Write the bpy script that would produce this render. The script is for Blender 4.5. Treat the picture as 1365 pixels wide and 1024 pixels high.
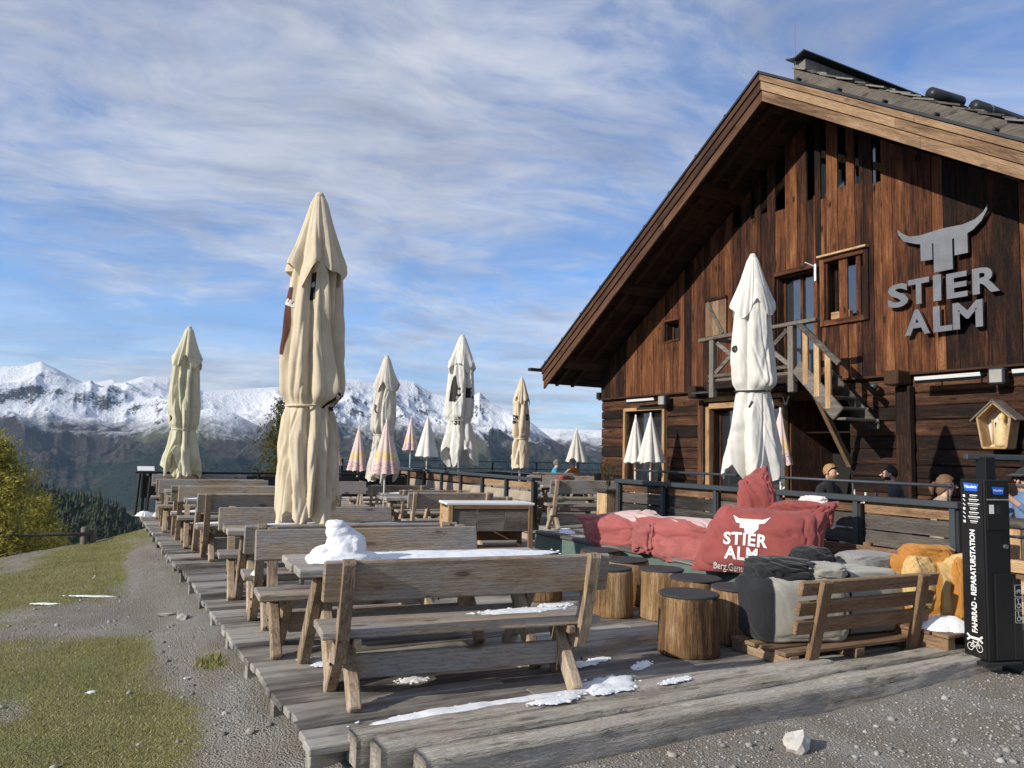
import bpy, bmesh, math, random
import numpy as np
from mathutils import Vector, Matrix, Euler
from mathutils.bvhtree import BVHTree

for o in list(bpy.data.objects): bpy.data.objects.remove(o)
scene = bpy.context.scene
col = scene.collection
rad = math.radians
random.seed(7)

# ------------------------------------------------------------------ camera
YAW, PITCH, ROLL, EYE = rad(28.7), rad(5.09), rad(1.4), 1.56
F0 = Vector((math.sin(YAW), math.cos(YAW), 0)); R0 = Vector((math.cos(YAW), -math.sin(YAW), 0)); UZ = Vector((0, 0, 1))
FW = F0*math.cos(PITCH) + UZ*math.sin(PITCH); UP0 = -F0*math.sin(PITCH) + UZ*math.cos(PITCH)
RT = R0*math.cos(ROLL) + UP0*math.sin(ROLL); UP = -R0*math.sin(ROLL) + UP0*math.cos(ROLL)
cam_data = bpy.data.cameras.new('camera'); cam = bpy.data.objects.new('camera', cam_data); col.objects.link(cam)
cam.matrix_world = Matrix(((RT.x, UP.x, -FW.x, 0), (RT.y, UP.y, -FW.y, 0), (RT.z, UP.z, -FW.z, EYE), (0, 0, 0, 1)))
cam_data.sensor_width = 36; cam_data.lens = 1030/1365*36; cam_data.clip_start = .05; cam_data.clip_end = 60000
scene.camera = cam

# ------------------------------------------------------------------ light
SB, SC = -.04, .48                                   # direction to the sun: (-1, SB, SC)
sun_dir = Vector((-1, SB, SC)).normalized()
sun_el = math.asin(sun_dir.z); sun_az = math.atan2(sun_dir.x, sun_dir.y)      # azimuth from +Y towards +X
SUN, SKY, EXPO = 4.4, .148, .22
sd = bpy.data.lights.new('sun', 'SUN'); sd.energy = SUN; sd.angle = rad(.5); sd.color = (1, .93, .82)
so = bpy.data.objects.new('sun', sd); col.objects.link(so); so.location = (-30, 3, 30)
so.rotation_euler = (-sun_dir).to_track_quat('-Z', 'Y').to_euler()
world = bpy.data.worlds.new('World'); scene.world = world; world.use_nodes = True
scene.view_settings.view_transform = 'Standard'; scene.view_settings.look = 'None'
scene.view_settings.gamma = 1; scene.view_settings.exposure = EXPO; scene.view_settings.use_curve_mapping = False

class NT:
    def __init__(s, tree): s.t = tree; s.n = tree.nodes; s.l = tree.links
    def new(s, typ, **kw):
        n = s.n.new(typ)
        for k, v in kw.items():
            if k == 'i':
                for a, b in v.items():
                    if isinstance(b, bpy.types.NodeSocket): s.l.new(b, n.inputs[a])
                    else: n.inputs[a].default_value = b
            else: setattr(n, k, v)
        return n
    def math(s, op, a, b=None, c=None, clamp=False):
        n = s.n.new('ShaderNodeMath'); n.operation = op; n.use_clamp = clamp
        for i, v in enumerate((a, b, c)):
            if v is None: continue
            if isinstance(v, bpy.types.NodeSocket): s.l.new(v, n.inputs[i])
            else: n.inputs[i].default_value = v
        return n.outputs[0]
    def mix(s, fac, a, b, blend='MIX'):
        n = s.n.new('ShaderNodeMix'); n.data_type = 'RGBA'; n.blend_type = blend
        for i, v in ((0, fac), (6, a), (7, b)):
            if isinstance(v, bpy.types.NodeSocket): s.l.new(v, n.inputs[i])
            else: n.inputs[i].default_value = v if i == 0 or len(v) == 4 else (*v, 1)
        return n.outputs[2]
    def ramp(s, fac, stops, interp='LINEAR'):
        n = s.n.new('ShaderNodeValToRGB'); r = n.color_ramp; r.interpolation = interp
        r.elements[0].position = stops[0][0]; r.elements[1].position = stops[-1][0]
        for p, c in stops[1:-1]: r.elements.new(p)
        for e, (p, c) in zip(r.elements, stops):
            e.color = (c, c, c, 1) if isinstance(c, (int, float)) else (*c, 1)
        s.l.new(fac, n.inputs[0]); return n.outputs[0]
    def noise(s, vec, scale, detail=4, rough=.55, dist=0):
        n = s.n.new('ShaderNodeTexNoise'); n.inputs['Scale'].default_value = scale; n.inputs['Detail'].default_value = detail
        n.inputs['Roughness'].default_value = rough; n.inputs['Distortion'].default_value = dist
        if vec is not None: s.l.new(vec, n.inputs['Vector'])
        return n.outputs[0]
    def mapping(s, vec, scale=(1, 1, 1), loc=(0, 0, 0), rot=(0, 0, 0)):
        n = s.n.new('ShaderNodeMapping'); s.l.new(vec, n.inputs[0])
        for k, v in (('Location', loc), ('Rotation', rot), ('Scale', scale)):
            if isinstance(v, bpy.types.NodeSocket): s.l.new(v, n.inputs[k])
            else: n.inputs[k].default_value = v
        return n.outputs[0]

# sky: Nishita with streaky high cloud laid on a plane far overhead
w = NT(world.node_tree); w.n.clear()
sky = w.new('ShaderNodeTexSky', sky_type='NISHITA', sun_disc=False, sun_elevation=sun_el, sun_rotation=sun_az, altitude=1900, air_density=1.0, dust_density=.6, ozone_density=2.0)
tc = w.new('ShaderNodeTexCoord'); sep = w.new('ShaderNodeSeparateXYZ', i={0: tc.outputs['Generated']})
zz = w.math('ADD', w.math('MAXIMUM', sep.outputs[2], 0.0), .11)
pl = w.new('ShaderNodeCombineXYZ', i={0: w.math('DIVIDE', sep.outputs[0], zz), 1: w.math('DIVIDE', sep.outputs[1], zz), 2: 0.0}).outputs[0]
wp = w.noise(w.mapping(pl, (.8, .8, 1)), 1.0, 3, .5)
wpv = w.new('ShaderNodeVectorMath', operation='SCALE', i={0: w.new('ShaderNodeCombineXYZ', i={0: wp, 1: w.math('SUBTRACT', 1.0, wp), 2: 0.0}).outputs[0], 'Scale': .9}).outputs[0]
plw = w.new('ShaderNodeVectorMath', operation='ADD', i={0: pl, 1: wpv}).outputs[0]
big = w.noise(w.mapping(plw, (.55, .34, 1), loc=(3.3, 1.25, 0), rot=(0, 0, rad(-28))), 1.0, 4, .5)
stre = w.noise(w.mapping(plw, (1.0, 2.0, 1), loc=(1.3, 5.1, 0), rot=(0, 0, rad(20))), 1.5, 7, .6, .15)
puff = w.noise(w.mapping(plw, (3.2, 4.6, 1), rot=(0, 0, rad(20))), 2.2, 6, .6, .2)
cl = w.math('ADD', w.math('MULTIPLY', big, .90), w.math('ADD', w.math('MULTIPLY', stre, .34), w.math('MULTIPLY', puff, .36)))
cover = w.ramp(cl, [(.60, .06), (.72, .30), (.80, .56), (.90, .80), (1.0, .9)])
low = w.ramp(sep.outputs[2], [(0.0, .72), (.09, .55), (.22, .05)])
cover = w.math('MAXIMUM', cover, w.math('MULTIPLY', low, w.math('ADD', .25, w.math('MULTIPLY', stre, 1.3))), clamp=True)
shade = w.noise(w.mapping(plw, (1.1, 1.6, 1), loc=(7, 2, 0)), 1.4, 5, .6)
CLD = w.mix(w.ramp(shade, [(.35, 0.0), (.62, 1.0)]), (2.35, 2.55, 3.15), (4.2, 4.35, 4.75))
skyc = w.mix(1.0, sky.outputs[0], (.64, .86, 1.10), 'MULTIPLY')
final = w.mix(cover, skyc, CLD)
bg = w.new('ShaderNodeBackground', i={0: final, 1: SKY}); wo = w.new('ShaderNodeOutputWorld', i={0: bg.outputs[0]})

# ------------------------------------------------------------------ materials
MATS = {}
def new_mat(key):
    m = bpy.data.materials.new(key); m.use_nodes = True; MATS[key] = m
    t = NT(m.node_tree); b = m.node_tree.nodes['Principled BSDF']
    return m, t, b
def plain(key, c, rough=.6, metal=0, var=.12, scale=6, bump=.0, spec=.4):
    m, t, b = new_mat(key)
    tcn = t.new('ShaderNodeTexCoord'); oi = t.new('ShaderNodeObjectInfo')
    n = t.noise(tcn.outputs['Object'], scale, 5)
    v = t.math('ADD', 1-var, t.math('MULTIPLY', n, 2*var))
    hs = t.new('ShaderNodeHueSaturation', i={'Color': (*c, 1), 'Value': v})
    t.l.new(hs.outputs[0], b.inputs['Base Color'])
    b.inputs['Roughness'].default_value = rough; b.inputs['Metallic'].default_value = metal; b.inputs['Specular IOR Level'].default_value = spec
    if bump:
        bp = t.new('ShaderNodeBump', i={'Strength': bump, 'Distance': .01, 'Height': t.noise(tcn.outputs['Object'], scale*5, 4)})
        t.l.new(bp.outputs[0], b.inputs['Normal'])
    return m
def wood(key, axis, stops, grain=1.0, rough=.8, knots=.5, crack=.7, vary=.35, bump=.5, grey=None, spec=.25, wet=None, rings=.55):
    """stops: colour ramp for the long streaks; grain runs along axis in object space"""
    m, t, b = new_mat(key)
    tcn = t.new('ShaderNodeTexCoord'); oi = t.new('ShaderNodeObjectInfo'); rnd = oi.outputs['Random']
    off = t.new('ShaderNodeCombineXYZ', i={0: t.math('MULTIPLY', rnd, 37.0), 1: t.math('MULTIPLY', rnd, 91.0), 2: t.math('MULTIPLY', rnd, 53.0)}).outputs[0]
    base = t.new('ShaderNodeVectorMath', operation='ADD', i={0: tcn.outputs['Object'], 1: off}).outputs[0]
    def sc(along, across):
        v = [across]*3; v['xyz'.index(axis)] = along; return v
    g1 = t.noise(t.mapping(base, sc(.7*grain, 6*grain)), 1.5, 6, .65, .6)
    g2 = t.noise(t.mapping(base, sc(1.6*grain, 34*grain)), 1.5, 5, .7, .3)
    patch = t.noise(t.mapping(base, sc(.9, 2.2)), 1.3, 4, .6)
    f = t.math('ADD', t.math('MULTIPLY', g1, .72), t.math('ADD', t.math('MULTIPLY', g2, .50), -.10))
    f = t.math('ADD', f, t.math('MULTIPLY', t.math('SUBTRACT', rnd, .5), vary))
    f = t.math('ADD', f, t.math('MULTIPLY', t.math('SUBTRACT', patch, .5), .45))
    c = t.ramp(f, stops)
    if grey is not None:                            # weathered grey skin in patches
        gm = t.ramp(t.math('ADD', t.math('MULTIPLY', patch, .8), t.math('MULTIPLY', g2, .35)), [(grey[0], 0.0), (grey[0]+.16, 1.0)])
        c = t.mix(t.math('MULTIPLY', gm, grey[2] if len(grey) > 2 else .85), c, grey[1])
    if knots:
        vo = t.new('ShaderNodeTexVoronoi', feature='F1', i={'Vector': t.mapping(t.new('ShaderNodeVectorMath', operation='ADD', i={0: base, 1: t.new('ShaderNodeVectorMath', operation='SCALE', i={0: t.new('ShaderNodeCombineXYZ', i={0: g1, 1: patch, 2: g1}).outputs[0], 'Scale': .05}).outputs[0]}).outputs[0], sc(2.2, 6.0)), 'Scale': 1.0, 'Randomness': 1.0})
        k = t.ramp(vo.outputs['Distance'], [(.07, 1.0), (.13, .75), (.15, .25), (.24, .0)])
        c = t.mix(t.math('MULTIPLY', k, knots), c, [x*.35 for x in stops[1][1]])
    roff = t.new('ShaderNodeCombineXYZ', i={0: t.math('ADD', .05, t.math('MULTIPLY', rnd, .11)), 1: t.math('SUBTRACT', .09, t.math('MULTIPLY', rnd, .17)), 2: t.math('ADD', .06, t.math('MULTIPLY', rnd, .13))}).outputs[0]
    al = [1.0]*3; al['xyz'.index(axis)] = .10
    rc_ = t.mapping(t.new('ShaderNodeVectorMath', operation='ADD', i={0: tcn.outputs['Object'], 1: roff}).outputs[0], al, loc=t.new('ShaderNodeVectorMath', operation='MULTIPLY', i={0: off, 1: [1.0 if a_ == axis else 0.0 for a_ in 'xyz']}).outputs[0])
    wv = t.new('ShaderNodeTexWave', wave_type='RINGS', rings_direction=axis.upper(), wave_profile='SIN', i={'Vector': rc_, 'Scale': 13.0*grain, 'Distortion': 9.0, 'Detail': 3.0, 'Detail Scale': 7.0, 'Detail Roughness': .6}).outputs['Fac']
    if rings: c = t.mix(t.math('MULTIPLY', t.ramp(wv, [(.0, 1.0), (.40, 0.0)]), rings), c, t.mix(1.0, c, (.40, .36, .34), 'MULTIPLY'))
    cr = t.ramp(g2, [(.30, 1.0), (.37, 0.0)])
    c = t.mix(t.math('MULTIPLY', cr, crack), c, [x*.25 for x in stops[0][1]])
    rsock = None
    if wet is not None:                             # damp, darker and shinier where meltwater stands
        wp_ = t.noise(t.mapping(t.new('ShaderNodeNewGeometry').outputs['Position'], (.55, 1.3, 1), loc=(1.7, .6, 0)), 1.0, 4, .6, .4)
        wm = t.ramp(wp_, [(wet, 0.0), (wet+.10, 1.0)]); c = t.mix(t.math('MULTIPLY', wm, .75), c, t.mix(1.0, c, (.22, .20, .19), 'MULTIPLY')); rsock = t.ramp(wm, [(0, rough), (1, .20)])
    t.l.new(c, b.inputs['Base Color'])
    b.inputs['Roughness'].default_value = rough; b.inputs['Specular IOR Level'].default_value = spec
    if rsock is not None: t.l.new(rsock, b.inputs['Roughness'])
    bp = t.new('ShaderNodeBump', i={'Strength': bump, 'Distance': .012, 'Height': t.math('ADD', t.math('MULTIPLY', wv, .5), t.math('ADD', t.math('MULTIPLY', g2, .7), t.math('MULTIPLY', g1, .4)))})
    t.l.new(bp.outputs[0], b.inputs['Normal'])
    return m
def wood3(key, stops, **kw):
    for a in 'xyz': wood(f'{key}_{a}', a, stops, **kw)
G1 = (.33, .29, .245)
wood3('bench', [(.28, (.15, .115, .084)), (.45, (.33, .245, .165)), (.62, (.46, .36, .25)), (.8, (.54, .455, .35))], grey=(.47, (.315, .305, .295), .85), knots=.95, vary=.2, crack=.7)
wood3('leg', [(.26, (.15, .11, .08)), (.46, (.37, .275, .185)), (.65, (.53, .415, .29)), (.85, (.64, .53, .41))], grey=(.60, (.42, .40, .37), .75), knots=.6, vary=.22)
wood3('deck', [(.28, (.10, .090, .080)), (.45, (.25, .228, .20)), (.65, (.39, .365, .325)), (.85, (.50, .475, .43))], grey=(.60, (.34, .31, .27), .7), knots=.5, vary=.45, rough=.72, wet=.53, spec=.45, rings=.35)
wood3('timber', [(.26, (.12, .098, .075)), (.39, (.40, .355, .285)), (.55, (.60, .55, .465)), (.85, (.72, .67, .59))], grey=(.62, (.45, .42, .37), .6), knots=.7, vary=.2, crack=1.0, bump=1.0, rings=.42)
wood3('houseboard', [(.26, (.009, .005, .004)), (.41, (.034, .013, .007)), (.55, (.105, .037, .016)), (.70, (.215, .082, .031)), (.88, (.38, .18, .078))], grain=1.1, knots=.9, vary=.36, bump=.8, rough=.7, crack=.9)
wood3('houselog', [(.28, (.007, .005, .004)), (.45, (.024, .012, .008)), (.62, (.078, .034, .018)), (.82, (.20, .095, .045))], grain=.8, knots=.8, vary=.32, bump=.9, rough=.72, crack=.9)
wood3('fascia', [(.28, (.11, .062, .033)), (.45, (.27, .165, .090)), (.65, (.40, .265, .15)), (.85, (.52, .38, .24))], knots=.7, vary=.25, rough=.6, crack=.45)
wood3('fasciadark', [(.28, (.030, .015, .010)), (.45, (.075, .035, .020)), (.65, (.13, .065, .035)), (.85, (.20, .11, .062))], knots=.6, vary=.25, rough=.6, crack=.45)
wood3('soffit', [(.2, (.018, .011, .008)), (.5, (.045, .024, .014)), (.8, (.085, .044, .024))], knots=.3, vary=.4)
wood3('framelight', [(.2, (.22, .12, .06)), (.45, (.45, .28, .14)), (.65, (.58, .40, .22)), (.85, (.68, .52, .33))], knots=.6, vary=.25)
wood3('greyrail', [(.28, (.05, .044, .037)), (.45, (.125, .11, .092)), (.65, (.205, .183, .155)), (.85, (.30, .275, .24))], knots=.5, vary=.3)
wood3('fenceboard', [(.28, (.024, .022, .020)), (.45, (.062, .057, .052)), (.65, (.115, .102, .088)), (.85, (.18, .155, .125))], knots=.6, vary=.4)
wood3('fencetop', [(.28, (.06, .036, .022)), (.45, (.17, .098, .052)), (.65, (.32, .20, .11)), (.85, (.45, .31, .19))], knots=.5, vary=.3)
wood3('sofa', [(.2, (.11, .063, .036)), (.45, (.22, .135, .078)), (.65, (.30, .20, .12)), (.85, (.39, .29, .19))], knots=.6, vary=.25, crack=.3)
wood3('stump', [(.30, (.035, .018, .010)), (.45, (.135, .075, .034)), (.6, (.29, .175, .080)), (.8, (.46, .34, .21))], grain=1.0, knots=.4, vary=.22, grey=(.70, (.45, .42, .37), .75), bump=.6)
wood3('shingle', [(.2, (.05, .046, .042)), (.5, (.12, .11, .10)), (.8, (.24, .22, .195))], knots=.0, vary=.7)
plain('darkmetal', (.030, .033, .037), .45, .3, .15)
plain('slatemetal', (.050, .060, .070), .5, .2, .2, 10)
plain('black', (.010, .010, .011), .38, 0, .1)
plain('panelblack', (.014, .014, .015), .3, 0, .1)
plain('white', (.78, .78, .76), .5, 0, .03)
plain('steel', (.20, .20, .205), .42, .6, .35, 5, .15)
plain('pole', (.62, .62, .62), .4, .5, .05)
plain('whitepole', (.72, .71, .68), .5, 0, .05)
plain('blue', (.02, .13, .62), .4, 0, .03)
plain('rubberdark', (.035, .037, .040), .75, 0, .3, 14, .3)
plain('stonegrey', (.33, .31, .28), .9, 0, .35, 5, .6)
plain('terrace', (.25, .24, .22), .9, 0, .3, 3, .4)
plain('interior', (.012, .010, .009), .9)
plain('lampstrip', (.72, .72, .70), .4)
plain('greenpaint', (.10, .15, .125), .65, 0, .4, 9, .2)
plain('plaster', (.62, .58, .50), .9, 0, .12, 4)
plain('statue', (.62, .47, .24), .6, 0, .3, 14, .4)
def glassmat():
    m, t, b = new_mat('pane'); b.inputs['Base Color'].default_value = (.02, .025, .03, 1); b.inputs['Roughness'].default_value = .06
    b.inputs['IOR'].default_value = 2.6; b.inputs['Specular IOR Level'].default_value = .5
glassmat()
def snowmat():
    m, t, b = new_mat('snow'); tcn = t.new('ShaderNodeTexCoord')
    n = t.noise(tcn.outputs['Object'], 16, 5)
    c = t.ramp(n, [(.3, (.70, .74, .80)), (.6, (.86, .88, .91))]); t.l.new(c, b.inputs['Base Color'])
    b.inputs['Roughness'].default_value = .75; b.inputs['Subsurface Weight'].default_value = .25; b.inputs['Subsurface Radius'].default_value = (.03, .04, .05)
    b.inputs['Subsurface Scale'].default_value = .3
    bp = t.new('ShaderNodeBump', i={'Strength': .55, 'Distance': .012, 'Height': t.math('ADD', t.noise(tcn.outputs['Object'], 90, 5, .7), n)}); t.l.new(bp.outputs[0], b.inputs['Normal'])
snowmat()
def fabric(key, c, c2=None, var=.10, weave=400, rough=.9, split=None, transl=0.0):
    m, t, b = new_mat(key); tcn = t.new('ShaderNodeTexCoord')
    n = t.noise(tcn.outputs['Object'], 4, 6, .6)
    cc = t.ramp(n, [(.3, [x*(1-var*1.4) for x in c]), (.65, [min(1, x*(1+var*.6)) for x in c])])
    if c2 is not None:
        n2 = t.noise(tcn.outputs['Object'], split[0], 3, .5, .8); cc = t.mix(t.ramp(n2, [(split[1], 0.0), (split[1]+.03, 1.0)]), cc, c2)
    t.l.new(cc, b.inputs['Base Color']); b.inputs['Roughness'].default_value = rough; b.inputs['Specular IOR Level'].default_value = .15
    b.inputs['Sheen Weight'].default_value = .15
    cr = t.noise(t.mapping(tcn.outputs['Object'], (9, 9, 5)), 1.6, 6, .6, 1.2)
    bp = t.new('ShaderNodeBump', i={'Strength': .14, 'Distance': .02, 'Height': cr}); t.l.new(bp.outputs[0], b.inputs['Normal'])
    if transl:
        tr = t.new('ShaderNodeBsdfTranslucent', i={'Color': cc}); mx = t.new('ShaderNodeMixShader', i={0: transl, 1: b.outputs[0], 2: tr.outputs[0]})
        t.l.new(mx.outputs[0], m.node_tree.nodes['Material Output'].inputs[0])
fabric('canvascream', (.70, .60, .44), transl=.12); fabric('canvaspale', (.66, .63, .46), transl=.12); fabric('canvaswhite', (.74, .72, .66), transl=.12)
fabric('canvasgrey', (.64, .60, .52), transl=.12); fabric('canvaspink', (.66, .52, .48), transl=.12)
fabric('red', (.29, .075, .068), var=.2); fabric('redlight', (.36, .115, .108), var=.2); fabric('bagwhite', (.74, .66, .64)); fabric('bagblack', (.022, .023, .026)); fabric('baggrey', (.36, .345, .30))
fabric('baggrey2', (.27, .265, .25)); fabric('bagorange', (.44, .20, .045)); fabric('bagyellow', (.55, .38, .16))
fabric('jacketblue', (.03, .30, .42)); fabric('jacketorange', (.55, .15, .02)); fabric('jacketblack', (.018, .019, .022)); fabric('jacketgrey', (.055, .055, .06)); fabric('sweaterbeige', (.34, .27, .21))
fabric('shirtblue', (.14, .23, .40)); fabric('trousers', (.04, .05, .08)); fabric('capdark', (.03, .032, .035)); fabric('beanie', (.22, .24, .22))
plain('skin', (.55, .33, .24), .55, 0, .1, 12); plain('hairblond', (.38, .22, .09), .6, 0, .35, 40, .6); plain('hairdark', (.018, .014, .012), .5, 0, .3, 40, .6); plain('hairgrey', (.16, .15, .14), .6, 0, .3, 40, .6); plain('hairbrown', (.17, .095, .05), .55, 0, .3, 40, .6)
plain('yellowprint', (.70, .46, .03), .7); plain('redprint', (.35, .12, .13), .7); plain('blackprint', (.025, .023, .022), .8); plain('brownprint', (.09, .03, .02), .8)

# ------------------------------------------------------------------ mesh helpers
def M(k): return MATS[k]
class MB:
    def __init__(s): s.v = []; s.f = []; s.mi = []; s.cur = 0
    def add(s, vs, fs):
        b = len(s.v); s.v += [tuple(p) for p in vs]; s.f += [tuple(i+b for i in f) for f in fs]; s.mi += [s.cur]*len(fs); return s
    def box(s, c, size, rot=None, ch=.0, taper=None):
        hx, hy, hz = size[0]/2, size[1]/2, size[2]/2; cx = Vector(c)
        R = rot if isinstance(rot, Matrix) else (Euler(rot).to_matrix() if rot is not None else Matrix.Identity(3))
        if ch <= 0:
            vs = [cx + R @ Vector((x*hx, y*hy, z*hz)) for x in (-1, 1) for y in (-1, 1) for z in (-1, 1)]
            return s.add(vs, [(0, 1, 3, 2), (4, 6, 7, 5), (0, 4, 5, 1), (2, 3, 7, 6), (0, 2, 6, 4), (1, 5, 7, 3)])
        ch = min(ch, hx*.45, hy*.45, hz*.45); vs = []; idx = {}
        for x in (-1, 1):
            for y in (-1, 1):
                for z in (-1, 1):
                    for a in range(3):
                        q = Vector((x*(hx-ch), y*(hy-ch), z*(hz-ch))); q[a] = (x*hx, y*hy, z*hz)[a]
                        idx[(x, y, z, a)] = len(vs); vs.append(cx + R @ q)
        fs = []
        for a in range(3):
            o = [i for i in range(3) if i != a]
            for sgn in (-1, 1):
                q = []
                for (u, v) in ((-1, -1), (1, -1), (1, 1), (-1, 1)):
                    k = [0, 0, 0]; k[a] = sgn; k[o[0]] = u; k[o[1]] = v; q.append(idx[(*k, a)])
                fs.append(q if (sgn > 0) == (a != 1) else q[::-1])
        for a in range(3):          # edges parallel to axis a
            o = [i for i in range(3) if i != a]
            for u in (-1, 1):
                for v in (-1, 1):
                    k0 = [0, 0, 0]; k0[o[0]] = u; k0[o[1]] = v; k1 = list(k0); k0[a] = -1; k1[a] = 1
                    q = [idx[(*k0, o[0])], idx[(*k1, o[0])], idx[(*k1, o[1])], idx[(*k0, o[1])]]
                    fs.append(q if (u*v > 0) == (a == 1) else q[::-1])
        for x in (-1, 1):
            for y in (-1, 1):
                for z in (-1, 1):
                    q = [idx[(x, y, z, a)] for a in range(3)]; fs.append(q if x*y*z > 0 else q[::-1])
        return s.add(vs, fs)
    def bar(s, p0, p1, w, h, up=(0, 0, 1), ch=.006):
        p0, p1 = Vector(p0), Vector(p1); d = p1-p0; L = d.length; x = d.normalized(); y = Vector(up).cross(x)
        if y.length < 1e-4: y = Vector((0, 1, 0)).cross(x)
        y.normalize(); z = x.cross(y); R = Matrix((x, y, z)).transposed()
        return s.box((p0+p1)/2, (L, w, h), R, ch)
    def tube(s, pts, r, n=8, cap=True):
        pts = [Vector(p) for p in pts]; rs = r if isinstance(r, (list, tuple)) else [r]*len(pts); vs = []; fs = []
        t = (pts[1]-pts[0]).normalized(); ref = Vector((0, 0, 1)) if abs(t.z) < .9 else Vector((1, 0, 0)); u = t.cross(ref).normalized()
        for i, p in enumerate(pts):
            t = (pts[min(i+1, len(pts)-1)]-pts[max(i-1, 0)]).normalized(); u = (u - t*u.dot(t)).normalized(); v = t.cross(u)
            for k in range(n):
                a = 2*math.pi*k/n; vs.append(p + (u*math.cos(a)+v*math.sin(a))*rs[i])
        for i in range(len(pts)-1):
            for k in range(n):
                k2 = (k+1) % n; fs.append((i*n+k, i*n+k2, (i+1)*n+k2, (i+1)*n+k))
        if cap: fs += [tuple(range(n))[::-1], tuple((len(pts)-1)*n+k for k in range(n))]
        return s.add(vs, fs)
    def prism(s, poly, axis, a, b):
        """poly: 2D points in the two other axes (cyclic order), extruded along axis from a to b"""
        n = len(poly); vs = []
        for val in (a, b):
            for (u, v) in poly: vs.append({'x': (val, u, v), 'y': (u, val, v), 'z': (u, v, val)}[axis])
        ar = sum(poly[i][0]*poly[(i+1) % n][1]-poly[(i+1) % n][0]*poly[i][1] for i in range(n))
        flip = (ar > 0) == (axis != 'y'); flip = flip if b > a else not flip
        fs = [tuple(range(n))[::-1], tuple(range(n, 2*n))] + [(i, (i+1) % n, n+(i+1) % n, n+i) for i in range(n)]
        if not flip: fs = [f[::-1] for f in fs]
        return s.add(vs, fs)
    def lathe(s, prof, n=24, c=(0, 0, 0)):
        vs = []; fs = []
        for (r, z) in prof:
            for k in range(n): a = 2*math.pi*k/n; vs.append((c[0]+r*math.cos(a), c[1]+r*math.sin(a), c[2]+z))
        for i in range(len(prof)-1):
            for k in range(n): k2 = (k+1) % n; fs.append((i*n+k, i*n+k2, (i+1)*n+k2, (i+1)*n+k))
        fs += [tuple(range(n))[::-1], tuple((len(prof)-1)*n+k for k in range(n))]
        return s.add(vs, fs)
    def mesh(s, name):
        me = bpy.data.meshes.new(name); me.from_pydata(s.v, [], s.f); me.update(); return me
    def build(s, name, mat, parent=None, smooth=False, loc=None, rot=None, kind=None):
        me = s.mesh(name); mats = mat if isinstance(mat, (list, tuple)) else [mat]
        for m_ in mats: me.materials.append(M(m_))
        if len(mats) > 1:
            for p, k in zip(me.polygons, s.mi): p.material_index = k
        if smooth: me.shade_smooth() if hasattr(me, 'shade_smooth') else [setattr(p, 'use_smooth', True) for p in me.polygons]
        return link(name, me, parent, loc, rot, kind)
def link(name, me, parent=None, loc=None, rot=None, kind=None):
    o = bpy.data.objects.new(name, me); col.objects.link(o)
    if parent is not None: o.parent = parent
    if loc is not None: o.location = loc
    if rot is not None: o.rotation_euler = rot if not isinstance(rot, (int, float)) else (0, 0, rot)
    if kind: o['kind'] = kind
    return o
def thing(name, label, cat, loc=(0, 0, 0), rz=0, group=None):
    o = bpy.data.objects.new(name, None); o.empty_display_size = .1; col.objects.link(o)
    o.location = loc; o.rotation_euler = (0, 0, rz); return tag(o, label, cat, group)
def tag(o, label, cat, group=None, kind=None):
    o['label'] = label; o['category'] = cat
    if group: o['group'] = group
    if kind: o['kind'] = kind
    return o
KIDS = {}
def copy_tree(o, parent=None):
    c = o.copy(); col.objects.link(c); c.parent = parent
    for ch in [k for k in bpy.data.objects if k.parent == o]: copy_tree(ch, c)
    return c
def npmesh(name, V, Fq, mat, smooth=True):
    me = bpy.data.meshes.new(name); V = np.asarray(V, np.float32); Fq = np.asarray(Fq, np.int32)
    me.vertices.add(len(V)); me.vertices.foreach_set('co', V.ravel()); k = Fq.shape[1]
    me.loops.add(Fq.size); me.loops.foreach_set('vertex_index', Fq.ravel())
    me.polygons.add(len(Fq)); me.polygons.foreach_set('loop_start', np.arange(len(Fq), dtype=np.int32)*k)
    try: me.polygons.foreach_set('loop_total', np.full(len(Fq), k, np.int32))
    except Exception: pass
    me.update(calc_edges=True); me.materials.append(M(mat) if isinstance(mat, str) else mat)
    if smooth: me.polygons.foreach_set('use_smooth', np.ones(len(Fq), bool))
    return me
def grid_faces(nr, nc, wrap=False):
    i, j = np.meshgrid(np.arange(nr-1), np.arange(nc if wrap else nc-1), indexing='ij'); j2 = (j+1) % nc
    return np.stack([i*nc+j, i*nc+j2, (i+1)*nc+j2, (i+1)*nc+j], -1).reshape(-1, 4)
def vnoise(x, y, seed=0):
    x = np.asarray(x, float); y = np.asarray(y, float); xi = np.floor(x).astype(np.int64); yi = np.floor(y).astype(np.int64); u = x-xi; v = y-yi
    def h(a, b):
        n = (a*374761393 + b*668265263 + seed*1442695041) & 0x7fffffff
        n = ((n ^ (n >> 13))*1274126177) & 0x7fffffff; n = n ^ (n >> 16); return (n & 0xffff)/65535.0*2-1
    u = u*u*u*(u*(u*6-15)+10); v = v*v*v*(v*(v*6-15)+10)
    return (h(xi, yi)*(1-u)+h(xi+1, yi)*u)*(1-v) + (h(xi, yi+1)*(1-u)+h(xi+1, yi+1)*u)*v
def fbm(x, y, oct=5, seed=0, gain=.5, lac=2.03):
    s = 0; a = 1; t = 0
    for i in range(oct): s = s + a*vnoise(x, y, seed+i*17); t += a; a *= gain; x = x*lac+13.7; y = y*lac-7.1
    return s/t
def ridged(x, y, oct=6, seed=0, gain=.55, lac=2.05):
    s = 0; a = 1; t = 0; wgt = 1
    for i in range(oct):
        n = (1-np.abs(vnoise(x, y, seed+i*31)))**2; s = s + a*n*wgt; wgt = np.clip(n*1.6, 0, 1); t += a; a *= gain; x = x*lac+3.1; y = y*lac+9.2
    return s/t
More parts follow.
